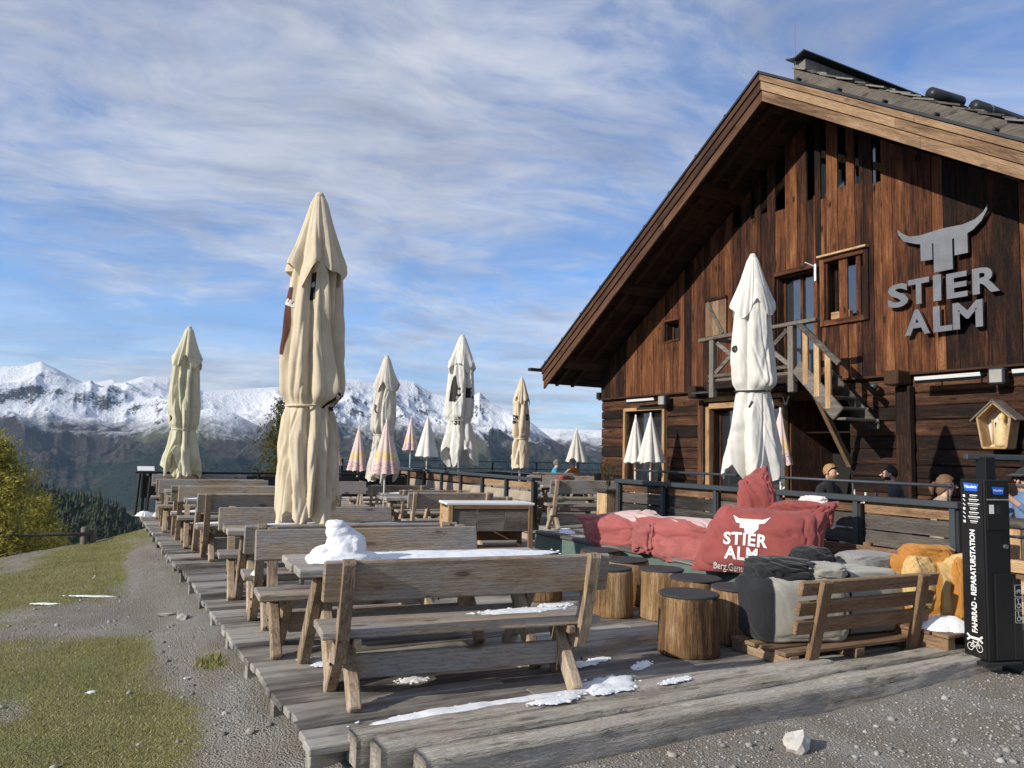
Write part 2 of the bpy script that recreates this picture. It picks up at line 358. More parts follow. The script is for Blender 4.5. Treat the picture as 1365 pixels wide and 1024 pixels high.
def text_mesh(body, size, extrude=0.0, offset=0.0, spacing=1.0, line=1.0):
    cu = bpy.data.curves.new('txt', 'FONT'); cu.body = body; cu.size = size; cu.extrude = extrude; cu.offset = offset; cu.space_character = spacing; cu.space_line = line
    cu.align_x = 'CENTER'; cu.align_y = 'CENTER'; cu.resolution_u = 3
    o = bpy.data.objects.new('txt', cu); col.objects.link(o)
    dg = bpy.context.evaluated_depsgraph_get(); me = bpy.data.meshes.new_from_object(o.evaluated_get(dg))
    bpy.data.objects.remove(o); bpy.data.curves.remove(cu); return me
def rough_timber(L, W, H, seed, amp=.012, nx=60):
    """weathered squared timber along X, origin at the middle of its bottom"""
    rng = np.random.default_rng(seed); sec = []
    k = 5
    for a, b in (((-1, -1), (1, -1)), ((1, -1), (1, 1)), ((1, 1), (-1, 1)), ((-1, 1), (-1, -1))):
        for i in range(k): t = i/k; sec.append((a[0]*(1-t)+b[0]*t, a[1]*(1-t)+b[1]*t))
    sec = np.array(sec); r = np.abs(sec).max(1); corner = (np.abs(sec[:, 0])*np.abs(sec[:, 1]))
    sec = sec*(1-.03*corner)[:, None]; n = len(sec)
    xs = np.linspace(-L/2, L/2, nx); V = np.zeros((nx, n, 3))
    V[:, :, 0] = xs[:, None]; V[:, :, 1] = sec[None, :, 0]*W/2; V[:, :, 2] = sec[None, :, 1]*H/2+H/2
    th = np.arctan2(sec[:, 1], sec[:, 0]); X, T = np.meshgrid(xs, th, indexing='ij')
    d = fbm(X*2.5, T*3+seed, 5, seed)*amp + fbm(X*1.2, T*9+seed, 4, seed+5)*amp*.8
    end = np.clip((L/2-np.abs(X))/.05, 0, 1); sc = 1+ (d/(min(W, H)/2))*end - .06*(1-end)
    V[:, :, 1] *= sc; V[:, :, 2] = (V[:, :, 2]-H/2)*sc+H/2
    Vf = V.reshape(-1, 3); Fq = grid_faces(nx, n, True)[:, ::-1]
    c0 = len(Vf); Vf = np.vstack([Vf, V[0].mean(0), V[-1].mean(0)])
    caps = [(c0, (j+1) % n, j, j) for j in range(n)] + [(c0+1, (nx-1)*n+j, (nx-1)*n+(j+1) % n, (nx-1)*n+(j+1) % n) for j in range(n)]
    me = bpy.data.meshes.new('timber'); me.from_pydata([tuple(v) for v in Vf], [], [tuple(q) for q in Fq.tolist()] + [tuple(q[:3]) for q in caps]); me.update()
    return me

# ================================================================== SETTING
# ---- far terrain: valley and the ranges across it, a height field round the alm
def interp(az, tab): t = np.array(tab); return np.interp(az, t[:, 0], t[:, 1])
RA = [(-60, 3.5), (-40, 5.0), (-25, 4.0), (-14, 4.9), (-8, 4.2), (-4.97, 4.58), (-3.79, 4.72), (-2.82, 5.28), (-1.96, 4.72), (-.42, 3.62), (.43, 3.87), (1.28, 4.22), (1.96, 3.92), (3.05, 4.59), (4.66, 4.69), (6.85, 3.69), (8.3, 3.87), (10.52, 4.14), (12.29, 4.33), (14.88, 4.5), (18, 3.6), (24, 2.0), (60, 1.5)]
RB = [(9, .8), (11.5, 3.0), (13.34, 4.11), (14.88, 4.72), (16.46, 5.06), (17.48, 5.05), (18.89, 4.78), (20.24, 5.21), (21.45, 5.04), (22.8, 4.26), (24.08, 4.07), (25.25, 4.0), (25.85, 4.18), (26.29, 4.47), (27.03, 3.82), (27.99, 3.29), (29.0, 3.04), (30.19, 2.29), (30.81, 1.81), (31.71, 1.11), (33.11, .31), (36, -1.0)]
RC = [(20, 1.0), (29.21, 1.4), (30.81, 1.81), (31.7, 1.6), (32.65, 1.35), (33.64, 1.54), (34.74, 1.23), (36, 1.4), (40, 2.0), (55, 3.0), (80, 3.5)]
RS = [(-3, -3.0), (1.57, -.45), (2.84, .57), (4.83, 1.75), (6.44, 2.48), (7.62, 2.9), (8.86, 2.59), (10.65, 1.6), (12.47, .6), (14.6, -.68), (18, -2)]
RD = [(-30, -1.0), (-12, -1.9), (-4.48, -2.43), (-1.66, -2.99), (.05, -3.61), (.9, -3.48), (2.25, -4.21), (3.64, -5.1), (5.54, -6.36), (9, -8)]
_g = np.arange(-90, 90, .1); _k = np.exp(-(np.arange(-60, 61)*.1/1.9)**2/2); _k /= _k.sum()
def terrain_h(az, r):
    x = r*np.sin(np.radians(az)); y = r*np.cos(np.radians(az))
    side = np.clip((az+75)/20, 0, 1)*np.clip((62-az)/20, 0, 1); side = side*side*(3-2*side)
    base = np.interp(np.log(r), np.log([10, 16, 25, 60, 200, 900, 2500, 3600, 6000, 12000]), [-2.2, -3.4, -6.5, -19, -52, -165, -395, -440, -330, -330])
    flat = np.interp(np.log(r), np.log([10, 60, 300, 2000, 12000]), [-1.0, -2.5, 20, 180, 600])
    h = base*side + flat*(1-side)
    h = h + fbm(x/700, y/700, 5, 3)*np.clip((r-300)/2500, 0, 1)*60
    def ridge(tab, rc, wid, back, p, namp, seed, nsc):
        sm_tab = np.convolve(np.pad(interp(_g, tab), 60, 'edge'), _k, 'valid'); kk = np.clip((rc-r)/wid*5.5, 0, 1); wob = fbm(x/1500, y/1500, 3, seed+3)*2.5*kk
        elev = interp(az+wob*.06, tab)*(1-kk) + np.interp(az+wob, _g, sm_tab)*kk; rcc = rc*(1+.04*np.sin(np.radians(az)*9+seed)); Hc = np.tan(np.radians(elev))*rcc + EYE
        t = (rcc-r)/wid; tb = (r-rcc)/back
        prof = np.where(t > 0, np.clip(1-np.clip(t, 0, 1), 0, 1)**p, 1-np.clip(tb, 0, 1)**1.2)
        hh = -470 + (Hc+470)*prof
        rg = ridged(x/nsc, y/nsc, 6, seed)-.55; keep = np.clip(np.abs(t)/.13, 0.03, 1)*np.clip((hh+420)/420, 0, 1)
        return hh + rg*namp*keep
    for tab, rc, wid, back, p, namp, seed, nsc in ((RA, 7600, 4300, 3000, 1.15, 270, 11, 1000), (RB, 5900, 2700, 2500, 1.1, 260, 23, 620), (RC, 9300, 3000, 2500, 1.2, 200, 37, 800), (RS, 5600, 2500, 1500, 1.05, 150, 41, 800), (RD, 900, 620, 420, .8, 12, 53, 120)):
        h = np.maximum(h, np.where(side > .02, ridge(tab, rc, wid, back, p, namp, seed, nsc), -900))
    return h
az = np.concatenate([np.arange(-180, -20, 4.0), np.arange(-20, -7, .4), np.arange(-7, 37, .075), np.arange(37, 60, .6), np.arange(60, 180, 4.0)])
rr = np.concatenate([np.geomspace(11, 350, 45), np.geomspace(365, 1300, 60)[:-1], np.linspace(1300, 3000, 40)[:-1], np.linspace(3000, 8600, 235)[:-1], np.linspace(8600, 11500, 50)])
AZ, RR = np.meshgrid(az, rr, indexing='xy')
HH = terrain_h(AZ, RR)
V = np.stack([RR*np.sin(np.radians(AZ)), RR*np.cos(np.radians(AZ)), HH], -1).reshape(-1, 3)
def terrain_mat():
    m, t, b = new_mat('terrain_far'); g = t.new('ShaderNodeNewGeometry'); P = g.outputs['Position']
    z = t.new('ShaderNodeSeparateXYZ', i={0: P}).outputs[2]; nz = t.new('ShaderNodeSeparateXYZ', i={0: g.outputs['Normal']}).outputs[2]
    n1 = t.noise(t.mapping(P, (1/420,)*3), 1.0, 6, .6, .4); n2 = t.noise(t.mapping(P, (1/60,)*3), 1.0, 6, .65, .5); n3 = t.noise(t.mapping(P, (1/900,)*3), 1.0, 4, .55, .6)
    n4 = t.noise(t.mapping(P, (1/18,)*3), 1.0, 4, .7)
    zs = t.math('ADD', z, t.math('ADD', t.math('MULTIPLY', t.math('SUBTRACT', n1, .5), 330), t.math('MULTIPLY', t.math('SUBTRACT', n2, .5), 240)))
    rock = t.mix(n4, (.035, .034, .036), (.12, .115, .115))
    brown = t.mix(n1, (.042, .037, .032), (.080, .069, .055))
    meadow = t.mix(n2, (.085, .105, .050), (.16, .175, .085))
    forest = t.mix(t.ramp(n4, [(.35, 0.0), (.65, 1.0)]), (.004, .009, .008), (.032, .046, .030))
    lowc = t.mix(t.ramp(t.math('ADD', n3, t.math('MULTIPLY', z, -.0004)), [(.50, 0.0), (.60, 1.0)]), brown, meadow)
    fm = t.math('ADD', t.math('ADD', t.math('MULTIPLY', n3, .9), t.math('MULTIPLY', n1, .6)), t.math('ADD', t.math('MULTIPLY', n2, .6), -.15))
    zb = t.ramp(t.math('ADD', .5, t.math('MULTIPLY', z, .001)), [(.05, .42), (.17, .40), (.25, .70), (.38, .70), (.46, .54), (.51, .42), (.60, .05)])
    fm = t.ramp(t.math('ADD', fm, zb), [(1.385, 0.0), (1.41, 1.0)]) if False else t.math('MULTIPLY', t.math('SUBTRACT', t.math('ADD', fm, zb), 1.37), 26.0, clamp=True)
    c = t.mix(fm, lowc, forest)
    near = t.math('LESS_THAN', t.new('ShaderNodeVectorMath', operation='LENGTH', i={0: P}).outputs['Value'], 1500.0)
    c = t.mix(near, c, t.mix(n4, (.010, .018, .009), (.04, .055, .022)))
    # rock shows where it is steep, snow lies on the rest above the snow line
    snowline = t.ramp(t.math('ADD', .5, t.math('MULTIPLY', zs, .001)), [(.555, 0.0), (.70, 1.0)])
    steep = t.math('ADD', t.math('SUBTRACT', 1.0, nz), t.math('ADD', t.math('MULTIPLY', t.math('SUBTRACT', n2, .5), .55), t.math('MULTIPLY', t.math('SUBTRACT', n4, .5), .55)))
    sm = t.math('MULTIPLY', snowline, t.ramp(steep, [(.26, 1.0), (.38, 0.0)]))
    sm = t.math('MULTIPLY', sm, t.math('SUBTRACT', 1.0, near))
    up = t.ramp(t.math('ADD', .5, t.math('MULTIPLY', zs, .001)), [(.52, 0.0), (.68, 1.0)])
    c = t.mix(t.math('MULTIPLY', up, .85), c, rock); c = t.mix(sm, c, (.80, .82, .86))
    t.l.new(c, b.inputs['Base Color']); b.inputs['Roughness'].default_value = .9; b.inputs['Specular IOR Level'].default_value = .1
    bp = t.new('ShaderNodeBump', i={'Strength': 1.0, 'Distance': 14.0, 'Height': t.math('ADD', t.math('MULTIPLY', n4, 1.2), n2)}); t.l.new(bp.outputs[0], b.inputs['Normal'])
terrain_mat()
me = npmesh('mountains', V, grid_faces(len(rr), len(az), True), 'terrain_far')
link('mountains', me, kind='structure')

# ---- ground round the terrace: one sheet falling away behind the crest
def crest_d(x, y): return (x+1.35)*(-.957) + (y-14.7)*.291
def gz(x, y):
    x = np.asarray(x, float); y = np.asarray(y, float)
    left = np.clip((1.6-x)/1.2, 0, 1); left = left*left*(3-2*left)
    z = -.115 - .14*left + .012*np.clip(x-3, 0, 4)
    front = np.clip((4.2-y)/1.5, 0, 1)*left*.0
    d = crest_d(x, y); k = np.clip(d+4.2, 0, None); drop = np.where(k < 7, .020*k*k, .98+.28*(k-7)); z = z - drop*np.clip((3.2-x)/1.5, 0, 1)
    far = np.clip(y-19.2, 0, None); z = z - .35*far*np.clip(far/2, 0, 1)*np.clip((7.2-x)/3, 0, 1)
    return z + fbm(x*.9, y*.9, 4, 71)*.035 + fbm(x*4, y*4, 3, 77)*.010
gx = np.concatenate([np.arange(-16, -3, .3), np.arange(-3, 9, .07), np.arange(9, 26, .4)]); gy = np.concatenate([np.arange(-6, 2, .3), np.arange(2, 14, .07), np.arange(14, 24, .14), np.arange(24, 34, .4)])
GX, GY = np.meshgrid(gx, gy, indexing='xy'); GZ = gz(GX, GY)
def grass_mask(x, y):
    def blob(cx, cy, rx, ry, s=1.0, a=0): 
        c, s_ = math.cos(a), math.sin(a); u = ((x-cx)*c+(y-cy)*s_)/rx; v = (-(x-cx)*s_+(y-cy)*c)/ry; return s*np.exp(-(u*u+v*v)**1.5)
    m = np.maximum.reduce([blob(.10, 5.8, .85, 1.5), blob(-.75, 6.6, .95, 2.6), blob(.1, 7.5, .75, .95), blob(1.0, 6.75, .17, .34, 1.25), blob(-.5, 12.7, 1.5, 2.3), blob(.35, 15.6, 1.05, 3.6), blob(-2.6, 11, 2.0, 6), blob(.55, 11.2, .35, 1.0, .55), blob(-3, 5, 2.2, 4), blob(1.0, 18.5, .5, 2.2)])
    m = m - blob(-.38, 6.35, .22, .5, .8) - blob(.95, 11.5, .28, 5.5, .9) - blob(.55, 8.9, .75, .55, .6) - blob(.1, 9.15, 1.3, .40, .75, .25)
    m = m + .22*np.clip((.72-x)/.5, 0, 1) + fbm(x*2.2, y*1.6, 5, 90)*.42; return np.clip((m-.13)*1.35, 0, 1)
GM = grass_mask(GX, GY)
def ground_mat():
    m, t, b = new_mat('ground'); g = t.new('ShaderNodeNewGeometry'); P = g.outputs['Position']; at = t.new('ShaderNodeAttribute', attribute_name='grass').outputs['Fac']
    f1 = t.noise(P, 140, 5, .7); f2 = t.noise(P, 22, 6, .65); f3 = t.noise(P, 2.2, 5, .6); vo = t.new('ShaderNodeTexVoronoi', i={'Vector': P, 'Scale': 75.0})
    peb = t.mix(vo.outputs['Color'], (.20, .19, .175), (.46, .44, .41)); peb = t.mix(t.ramp(f2, [(.35, 0.0), (.7, .8)]), peb, (.27, .25, .22))
    dirt = t.mix(f1, (.18, .16, .13), (.30, .27, .22)); grav = t.mix(t.ramp(f3, [(.40, 0.0), (.62, 1.0)]), peb, dirt)
    grav = t.mix(t.ramp(t.noise(P, .55, 4), [(.45, 0.0), (.6, .45)]), grav, (.34, .32, .29))
    rut = t.noise(t.mapping(P, (1.9, .45, 1), rot=(0, 0, rad(-6))), 1.0, 5, .6, .5); grav = t.mix(t.ramp(rut, [(.44, 0.0), (.60, .75)]), grav, t.mix(f1, (.17, .145, .112), (.30, .265, .215)))
    gr = t.mix(f2, (.17, .165, .065), (.34, .30, .15)); gr = t.mix(t.ramp(f1, [(.4, 0.0), (.65, .6)]), gr, (.085, .11, .03))
    mk = t.ramp(t.math('ADD', at, t.math('MULTIPLY', t.math('SUBTRACT', f2, .5), 1.1)), [(.30, 0.0), (.75, 1.0)])
    c = t.mix(mk, grav, gr); t.l.new(c, b.inputs['Base Color']); b.inputs['Roughness'].default_value = .95; b.inputs['Specular IOR Level'].default_value = .15
    hgt = t.math('ADD', t.math('MULTIPLY', vo.outputs['Distance'], -1.2), t.math('ADD', f2, t.math('MULTIPLY', f1, .6)))
    bp = t.new('ShaderNodeBump', i={'Strength': .9, 'Distance': .018, 'Height': hgt}); t.l.new(bp.outputs[0], b.inputs['Normal'])
ground_mat()
me = npmesh('ground', np.stack([GX, GY, GZ], -1).reshape(-1, 3), grid_faces(len(gy), len(gx)), 'ground')
a_ = me.attributes.new('grass', 'FLOAT', 'POINT'); a_.data.foreach_set('value', GM.ravel().astype(np.float32))
link('ground', me, kind='structure')

# pebbles and grass blades (uncountable cover)
rng = np.random.default_rng(5)
def in_deck(x, y): return ((x > 1.12) & (x < 8) & (y > 4.05)) | ((x > 1.75) & (x < 6.7) & (y > 3.6)) | ((x > 6.6) & (y > 3.4))
def pebbles():
    ico = np.array([(0, 0, 1), (.894, 0, .447), (.276, .851, .447), (-.724, .526, .447), (-.724, -.526, .447), (.276, -.851, .447), (.724, .526, -.447), (-.276, .851, -.447), (-.894, 0, -.447), (-.276, -.851, -.447), (.724, -.526, -.447), (0, 0, -1)])
    tri = np.array([(0, 1, 2), (0, 2, 3), (0, 3, 4), (0, 4, 5), (0, 5, 1), (1, 6, 2), (2, 7, 3), (3, 8, 4), (4, 9, 5), (5, 10, 1), (6, 7, 2), (7, 8, 3), (8, 9, 4), (9, 10, 5), (10, 6, 1)])
    n = 30000; x = rng.uniform(-1.4, 8.5, n*2); y = 2.4 + rng.random(n*2)**1.6*12
    near = np.where(x > 1.3, y < 5, y < 14); keep = near & ~in_deck(x, y) & (rng.random(n*2) > grass_mask(x, y)*.9)
    x = x[keep][:n]; y = y[keep][:n]; n = len(x); s = .0035 + .008*rng.random(n)**2.5 + (rng.random(n) > .985)*rng.uniform(.006, .022, n)
    V = ico[None]*s[:, None, None]*rng.uniform(.6, 1.3, (n, 12, 1))*np.array([1, 1, .62]); a = rng.uniform(0, 6.28, n); c, s_ = np.cos(a)[:, None], np.sin(a)[:, None]
    X = V[..., 0]*c-V[..., 1]*s_ + x[:, None]; Y = V[..., 0]*s_+V[..., 1]*c + y[:, None]; Z = V[..., 2] + gz(x, y)[:, None] + s[:, None]*.25
    Fq = (tri[None]+np.arange(n)[:, None, None]*12).reshape(-1, 3)
    m, t, b = new_mat('pebble'); g = t.new('ShaderNodeNewGeometry'); t.l.new(t.ramp(g.outputs['Random Per Island'], [(0, (.13, .125, .12)), (.5, (.26, .25, .23)), (.9, (.33, .315, .29)), (1, (.40, .385, .36))]), b.inputs['Base Color']); b.inputs['Roughness'].default_value = .85
    o = link('gravel', npmesh('gravel', np.stack([X, Y, Z], -1).reshape(-1, 3), Fq, 'pebble', False)); tag(o, 'loose grey gravel strewn over the path and forecourt', 'gravel', kind='stuff')
pebbles()
def grass():
    n = 180000; x = rng.uniform(-3.0, 1.35, n*3); y = 3.2 + rng.random(n*3)**1.5*17
    gm = grass_mask(x, y); keep = (rng.random(n*3) < gm**1.5) & ~in_deck(x, y); x = x[keep][:n]; y = y[keep][:n]; n = len(x)
    tuft = np.exp(-(((x-1.0)/.17)**2+((y-6.75)/.34)**2)); h = rng.uniform(.008, .022, n)*(1+tuft*2.2); wd = h*.08+.0008; a = rng.uniform(0, 6.28, n); lean = rng.normal(0, .7, (n, 2))*h[:, None]
    z = gz(x, y); b0 = np.stack([x-np.cos(a)*wd, y-np.sin(a)*wd, z], -1); b1 = np.stack([x+np.cos(a)*wd, y+np.sin(a)*wd, z], -1)
    tp = np.stack([x+lean[:, 0], y+lean[:, 1], z+h], -1); Vv = np.stack([b0, b1, tp], 1).reshape(-1, 3)
    m, t, b = new_mat('blade'); g = t.new('ShaderNodeNewGeometry'); pn = t.noise(g.outputs['Position'], 1.6, 4)
    c = t.ramp(t.math('ADD', t.math('MULTIPLY', g.outputs['Random Per Island'], .55), t.math('MULTIPLY', t.math('SUBTRACT', pn, .25), .9)), [(.22, (.09, .13, .026)), (.45, (.21, .215, .065)), (.66, (.37, .32, .13)), (.92, (.52, .45, .25))])
    t.l.new(c, b.inputs['Base Color']); b.inputs['Roughness'].default_value = .8; b.inputs['Specular IOR Level'].default_value = .1
    o = link('grass', npmesh('grass', Vv, np.arange(n*3).reshape(-1, 3), 'blade', False)); tag(o, 'short autumn grass in worn patches beside the gravel path', 'grass', kind='stuff')
grass()
def forest():
    n = 7500; az_ = rng.uniform(-13, 7, n*2); r = rng.uniform(330, 960, n*2); h = terrain_h(az_, r); keep = rng.random(n*2) < np.clip(1.25-(r-330)/2000, 0, 1)
    az_, r, h = az_[keep][:n], r[keep][:n], h[keep][:n]; n = len(r); hh = rng.uniform(5, 11, n); wd = hh*rng.uniform(.17, .27, n)
    k = 6; Vv = []; Fs = []; ang = np.arange(k)/k*6.283; base = 0
    for tier, (z0, z1, w_) in enumerate(((.05, .62, 1.0), (.4, 1.0, .62))):
        a = ang[None]+rng.uniform(0, 6, (n, 1)); rad_ = (wd*w_)[:, None]*rng.uniform(.7, 1.25, (n, k))
        x0 = r*np.sin(np.radians(az_)); y0 = r*np.cos(np.radians(az_))
        ring = np.stack([x0[:, None]+np.cos(a)*rad_, y0[:, None]+np.sin(a)*rad_, (h+hh*z0)[:, None]+rng.normal(0, .4, (n, k))], -1); top = np.stack([x0, y0, h+hh*z1], -1)[:, None]
        Vv.append(np.concatenate([ring, top], 1).reshape(-1, 3)); i = np.arange(n)[:, None]*(k+1)+base; j = np.arange(k)[None]
        Fs.append(np.stack([i+j, i+(j+1) % k, np.broadcast_to(i+k, (n, k))], -1).reshape(-1, 3)); base += n*(k+1)
    m, t, b = new_mat('conifer'); g = t.new('ShaderNodeNewGeometry'); t.l.new(t.ramp(g.outputs['Random Per Island'], [(0, (.012, .022, .012)), (.6, (.028, .042, .018)), (.92, (.06, .065, .02)), (1, (.12, .10, .03))]), b.inputs['Base Color']); b.inputs['Roughness'].default_value = .9
    o = link('forest', npmesh('forest', np.concatenate(Vv), np.concatenate(Fs), 'conifer', False)); tag(o, 'dark conifer wood on the near hillside below the meadow', 'forest', kind='stuff')
forest()

# ---- air between here and the far ranges
def haze():
    m = bpy.data.materials.new('haze'); m.use_nodes = True; t = NT(m.node_tree); t.n.clear(); MATS['haze'] = m
    v = t.new('ShaderNodeVolumePrincipled', i={'Color': (.50, .72, 1.0, 1), 'Density': 2.8e-5, 'Anisotropy': .2}); t.new('ShaderNodeOutputMaterial', i={'Volume': v.outputs[0]})
    lo = float(HH.min())-1.5; hi = float(HH.max())+30
    mb = MB().box((0, 0, (lo+hi)/2), (24600, 24600, hi-lo)); o = mb.build('haze', 'haze'); tag(o, 'thin pale blue mountain haze filling the valley air', 'haze', kind='stuff')
haze()

# ---- larches
def leafmat(key, stops):
    m, t, b = new_mat(key); g = t.new('ShaderNodeNewGeometry'); pn = t.noise(g.outputs['Position'], .9, 3)
    c = t.ramp(t.math('ADD', t.math('MULTIPLY', g.outputs['Random Per Island'], .5), t.math('MULTIPLY', pn, .5)), stops); t.l.new(c, b.inputs['Base Color']); b.inputs['Roughness'].default_value = .8; b.inputs['Specular IOR Level'].default_value = .1
    tr = t.new('ShaderNodeBsdfTranslucent', i={'Color': c}); mx = t.new('ShaderNodeMixShader', i={0: .35, 1: b.outputs[0], 2: tr.outputs[0]}); t.l.new(mx.outputs[0], m.node_tree.nodes['Material Output'].inputs[0])
leafmat('larchgold', [(.25, (.20, .20, .05)), (.5, (.42, .38, .09)), (.75, (.60, .52, .14))]); leafmat('larchgreen', [(.25, (.045, .055, .015)), (.5, (.10, .10, .025)), (.75, (.17, .15, .04))]); leafmat('spruce', [(.25, (.008, .016, .010)), (.5, (.018, .030, .016)), (.8, (.035, .05, .024))])
plain('bark', (.11, .085, .065), .95, 0, .4, 8, .8)
def conifer(name, label, loc, H, spread, leaf, seed, nbr=90, tufts=26, dens=1.0, droop=.25, tuft=.11, z0=.08):
    rg = random.Random(seed); root = thing(name, label, 'tree', loc)
    tr = MB(); pts = [(rg.gauss(0, .012)*H*t, rg.gauss(0, .012)*H*t, H*t) for t in [i/10 for i in range(11)]]; tr.tube(pts, [max(.012, .022*H*(1-t/10)) for t in range(11)], 9)
    lv = []; lf = []
    for i in range(nbr):
        t = z0 + (1-z0)*(i+rg.random())/nbr; z = H*t; a = rg.uniform(0, 6.283); L = spread*(1-t)**.75*rg.uniform(.65, 1.15)+.12
        d = Vector((math.cos(a), math.sin(a), 0)); P0 = Vector((0, 0, z)); q = []
        for k in range(6):
            s = k/5; q.append(P0 + d*L*s + Vector((rg.gauss(0, .02), rg.gauss(0, .02), L*(-droop*s + .32*s*s*rg.uniform(.6, 1.4)))))
        tr.tube(q, [.014*H/6*(1-.8*k/5)*(1.2-t) for k in range(6)], 5, False)
        for j in range(int(tufts*dens*(L/spread+.25))):
            s = rg.uniform(.12, 1.0); i0 = min(4, int(s*5)); p = q[i0].lerp(q[i0+1], s*5-i0)
            tw = Vector((rg.gauss(0, 1), rg.gauss(0, 1), rg.gauss(-.25, .7))).normalized()*rg.uniform(.05, .30)*(spread/2.2)
            p = p + tw
            for _ in range(3):
                u = Vector((rg.gauss(0, 1), rg.gauss(0, 1), rg.gauss(.25, .8))).normalized(); v = u.cross(Vector((rg.gauss(0, 1), rg.gauss(0, 1), rg.gauss(0, 1)))).normalized(); ss = tuft*rg.uniform(.5, 1.3)
                b = len(lv); lv += [p-v*ss*.16, p+v*ss*.16, p+u*ss+v*ss*.05, p+u*ss-v*ss*.05]; lf.append((b, b+1, b+2, b+3))
    tr.build('trunk', 'bark', root, True)
    me = npmesh('crown', [tuple(v) for v in lv], lf, leaf, False); link('crown', me, root)
    return root
conifer('larch_tree', 'big golden yellow larch at the left edge beyond the meadow', (-1.75, 20.6, -3.9), 5.45, 2.6, 'larchgold', 3, 260, 170, 1.0, .10, .075, .05)
conifer('larch_tree', 'lower golden larch filling in right of the big one', (-.85, 22.6, -4.4), 4.5, 1.35, 'larchgold', 9, 170, 130, 1.0, .05, .075, .05)
conifer('larch_tree', 'green larch with spreading branches behind the dark back railing', (6.6, 30.5, -3.2), 6.6, 2.3, 'larchgreen', 14, 120, 70, 1.0, .10, .10)
conifer('spruce_tree', 'small dark spruce under the golden larch behind the rails', (-2.75, 20.3, -3.6), 2.6, 1.1, 'spruce', 21, 90, 50, 1.0, .4, .09)

# ---- two-rail fence on the meadow edge
f_ = thing('rail_fence', 'weathered round rail fence on the meadow edge before the larch', 'fence', (0, 0, 0))
MB().tube([(-5.2, 21.9, -.56), (-1.48, 19.85, -.45), (.2, 18.95, -.38)], [.045, .042, .038], 10).build('rail', 'greyrail_x', f_, True)
MB().tube([(-5.2, 21.9, -.98), (-1.48, 19.85, -.86), (.1, 19.0, -.80)], [.045, .042, .038], 10).build('rail', 'greyrail_x', f_, True)
for (x, y, h) in ((.10, 19.08, -.24), (.26, 19.15, -.30), (-2.6, 20.55, -.36)): MB().tube([(x, y, -2.6), (x, y, h-.03), (x, y, h)], [.075, .072, .05], 12).build('post', 'greyrail_z', f_, True)

# ================================================================== TERRACE
deck = bpy.data.objects.new('deck', None); col.objects.link(deck); deck['kind'] = 'structure'
rg = random.Random(11)
def plank_row(y, x0, x1, z, joints, wd=.142):
    xs = [x0] + joints + [x1]
    for a, b in zip(xs[:-1], xs[1:]):
        if b-a < .1: continue
        mb = MB(); L = b-a-.006; mb.box((0, 0, 0), (L, wd+rg.uniform(-.006, .004), .045), None, .007)
        mb.build('plank', 'deck_x', deck, loc=((a+b)/2, y, z-.0225+rg.uniform(-.004, .004)), rot=(rg.gauss(0, .006), rg.gauss(0, .0008), rg.gauss(0, .0012)))
y = 4.22
while y < 10.5:
    z = 0 if y < 8.7 else .03
    plank_row(y, 1.13+rg.gauss(0, .009), 6.84, z, [rg.uniform(2.6, 4.8)]); y += .150
while y < 19.3: plank_row(y, 1.10+rg.gauss(0, .009), 5.35, .03, [] if rg.random() < .5 else [rg.uniform(2.5, 4)]); y += .150
for i, yy in enumerate([4.3+.92*k for k in range(17)]):       # short bearers poking out under the left edge
    MB().box((0, 0, 0), (.55, .09, .16), None, .006).build('bearer', 'deck_x', deck, loc=(1.43, yy, -.128 if yy < 8.7 else -.098))
for x in (1.36, 3.0, 5.0): MB().box((0, 0, 0), (.1, 15, .2), None, .01).build('joist', 'deck_y', deck, loc=(x, 11.8, -.31+.0))
# lower terrace on the right beyond the cabinet, and the paved upper terrace
mb = MB().box((6.42, 15.1, -.26), (2.12, 9.2, .16)); mb.build('lower_deck', 'deck_x', None, kind='structure')
mb = MB()
mb.prism([(6.90, 2.2), (10.95, 2.2), (10.95, 15.6), (26, 15.6), (26, 33), (7.62, 33), (7.62, 9.9), (6.90, 9.9)], 'z', -.6, .2)
mb.build('upper_terrace', 'terrace', None, kind='structure')

# heavy edge timbers along the front
step = thing('edge_timbers', 'row of heavy weathered grey timbers edging the deck front', 'timber step', (0, 0, 0))
for (x0, x1, y, z, W, H, sd_) in ((1.34, 5.05, 4.13, -.11, .165, .17, 1), (1.40, 6.5, 3.93, -.115, .175, .18, 2), (1.56, 6.62, 3.725, -.135, .175, .185, 3), (1.44, 1.9, 3.80, -.27, .16, .12, 5)):
    me = rough_timber(x1-x0, W, H, sd_, .011, 140); me.materials.append(M('timber_x')); [setattr(p, 'use_smooth', True) for p in me.polygons]
    link('timber', me, step, ((x0+x1)/2, y, z), (0, 0, rad(.35)))

# ---- railings with metal cap and boards
def panel_fence(name, label, X, y0, y1, zb, zt, nposts, capw, boards, endboard=None):
    r = thing(name, label, 'fence', (X, (y0+y1)/2, zb)); L = y1-y0; h = zt-zb
    MB().box((0, 0, h), (capw, L+.06, .055), None, .006).build('cap', 'slatemetal', r)
    for i in range(nposts):
        yy = -L/2+.03+(L-.06)*i/(nposts-1); p = MB().box((-.045, yy, h/2-.03), (.055, .055, h-.0), None, .004).build('post', 'slatemetal', r)
        MB().box((-.02, yy-.0435, h/2-.04), (.09, .03, h-.02), None, .003).build('bracket', 'darkmetal', p)
    for k, (za, zb_, mat) in enumerate(boards):
        for i in range(nposts-1):
            ya = -L/2+(L)*i/(nposts-1)+.05; yb = -L/2+L*(i+1)/(nposts-1)-.05; mb = MB(); mb.box((0, 0, 0), (.028, yb-ya, zb_-za-.014), None, .004)
            mb.build('board', mat, r, loc=(.0+rg.uniform(-.004, .004), (ya+yb)/2, (za+zb_)/2), rot=(rg.gauss(0, .004), 0, 0))
    return r
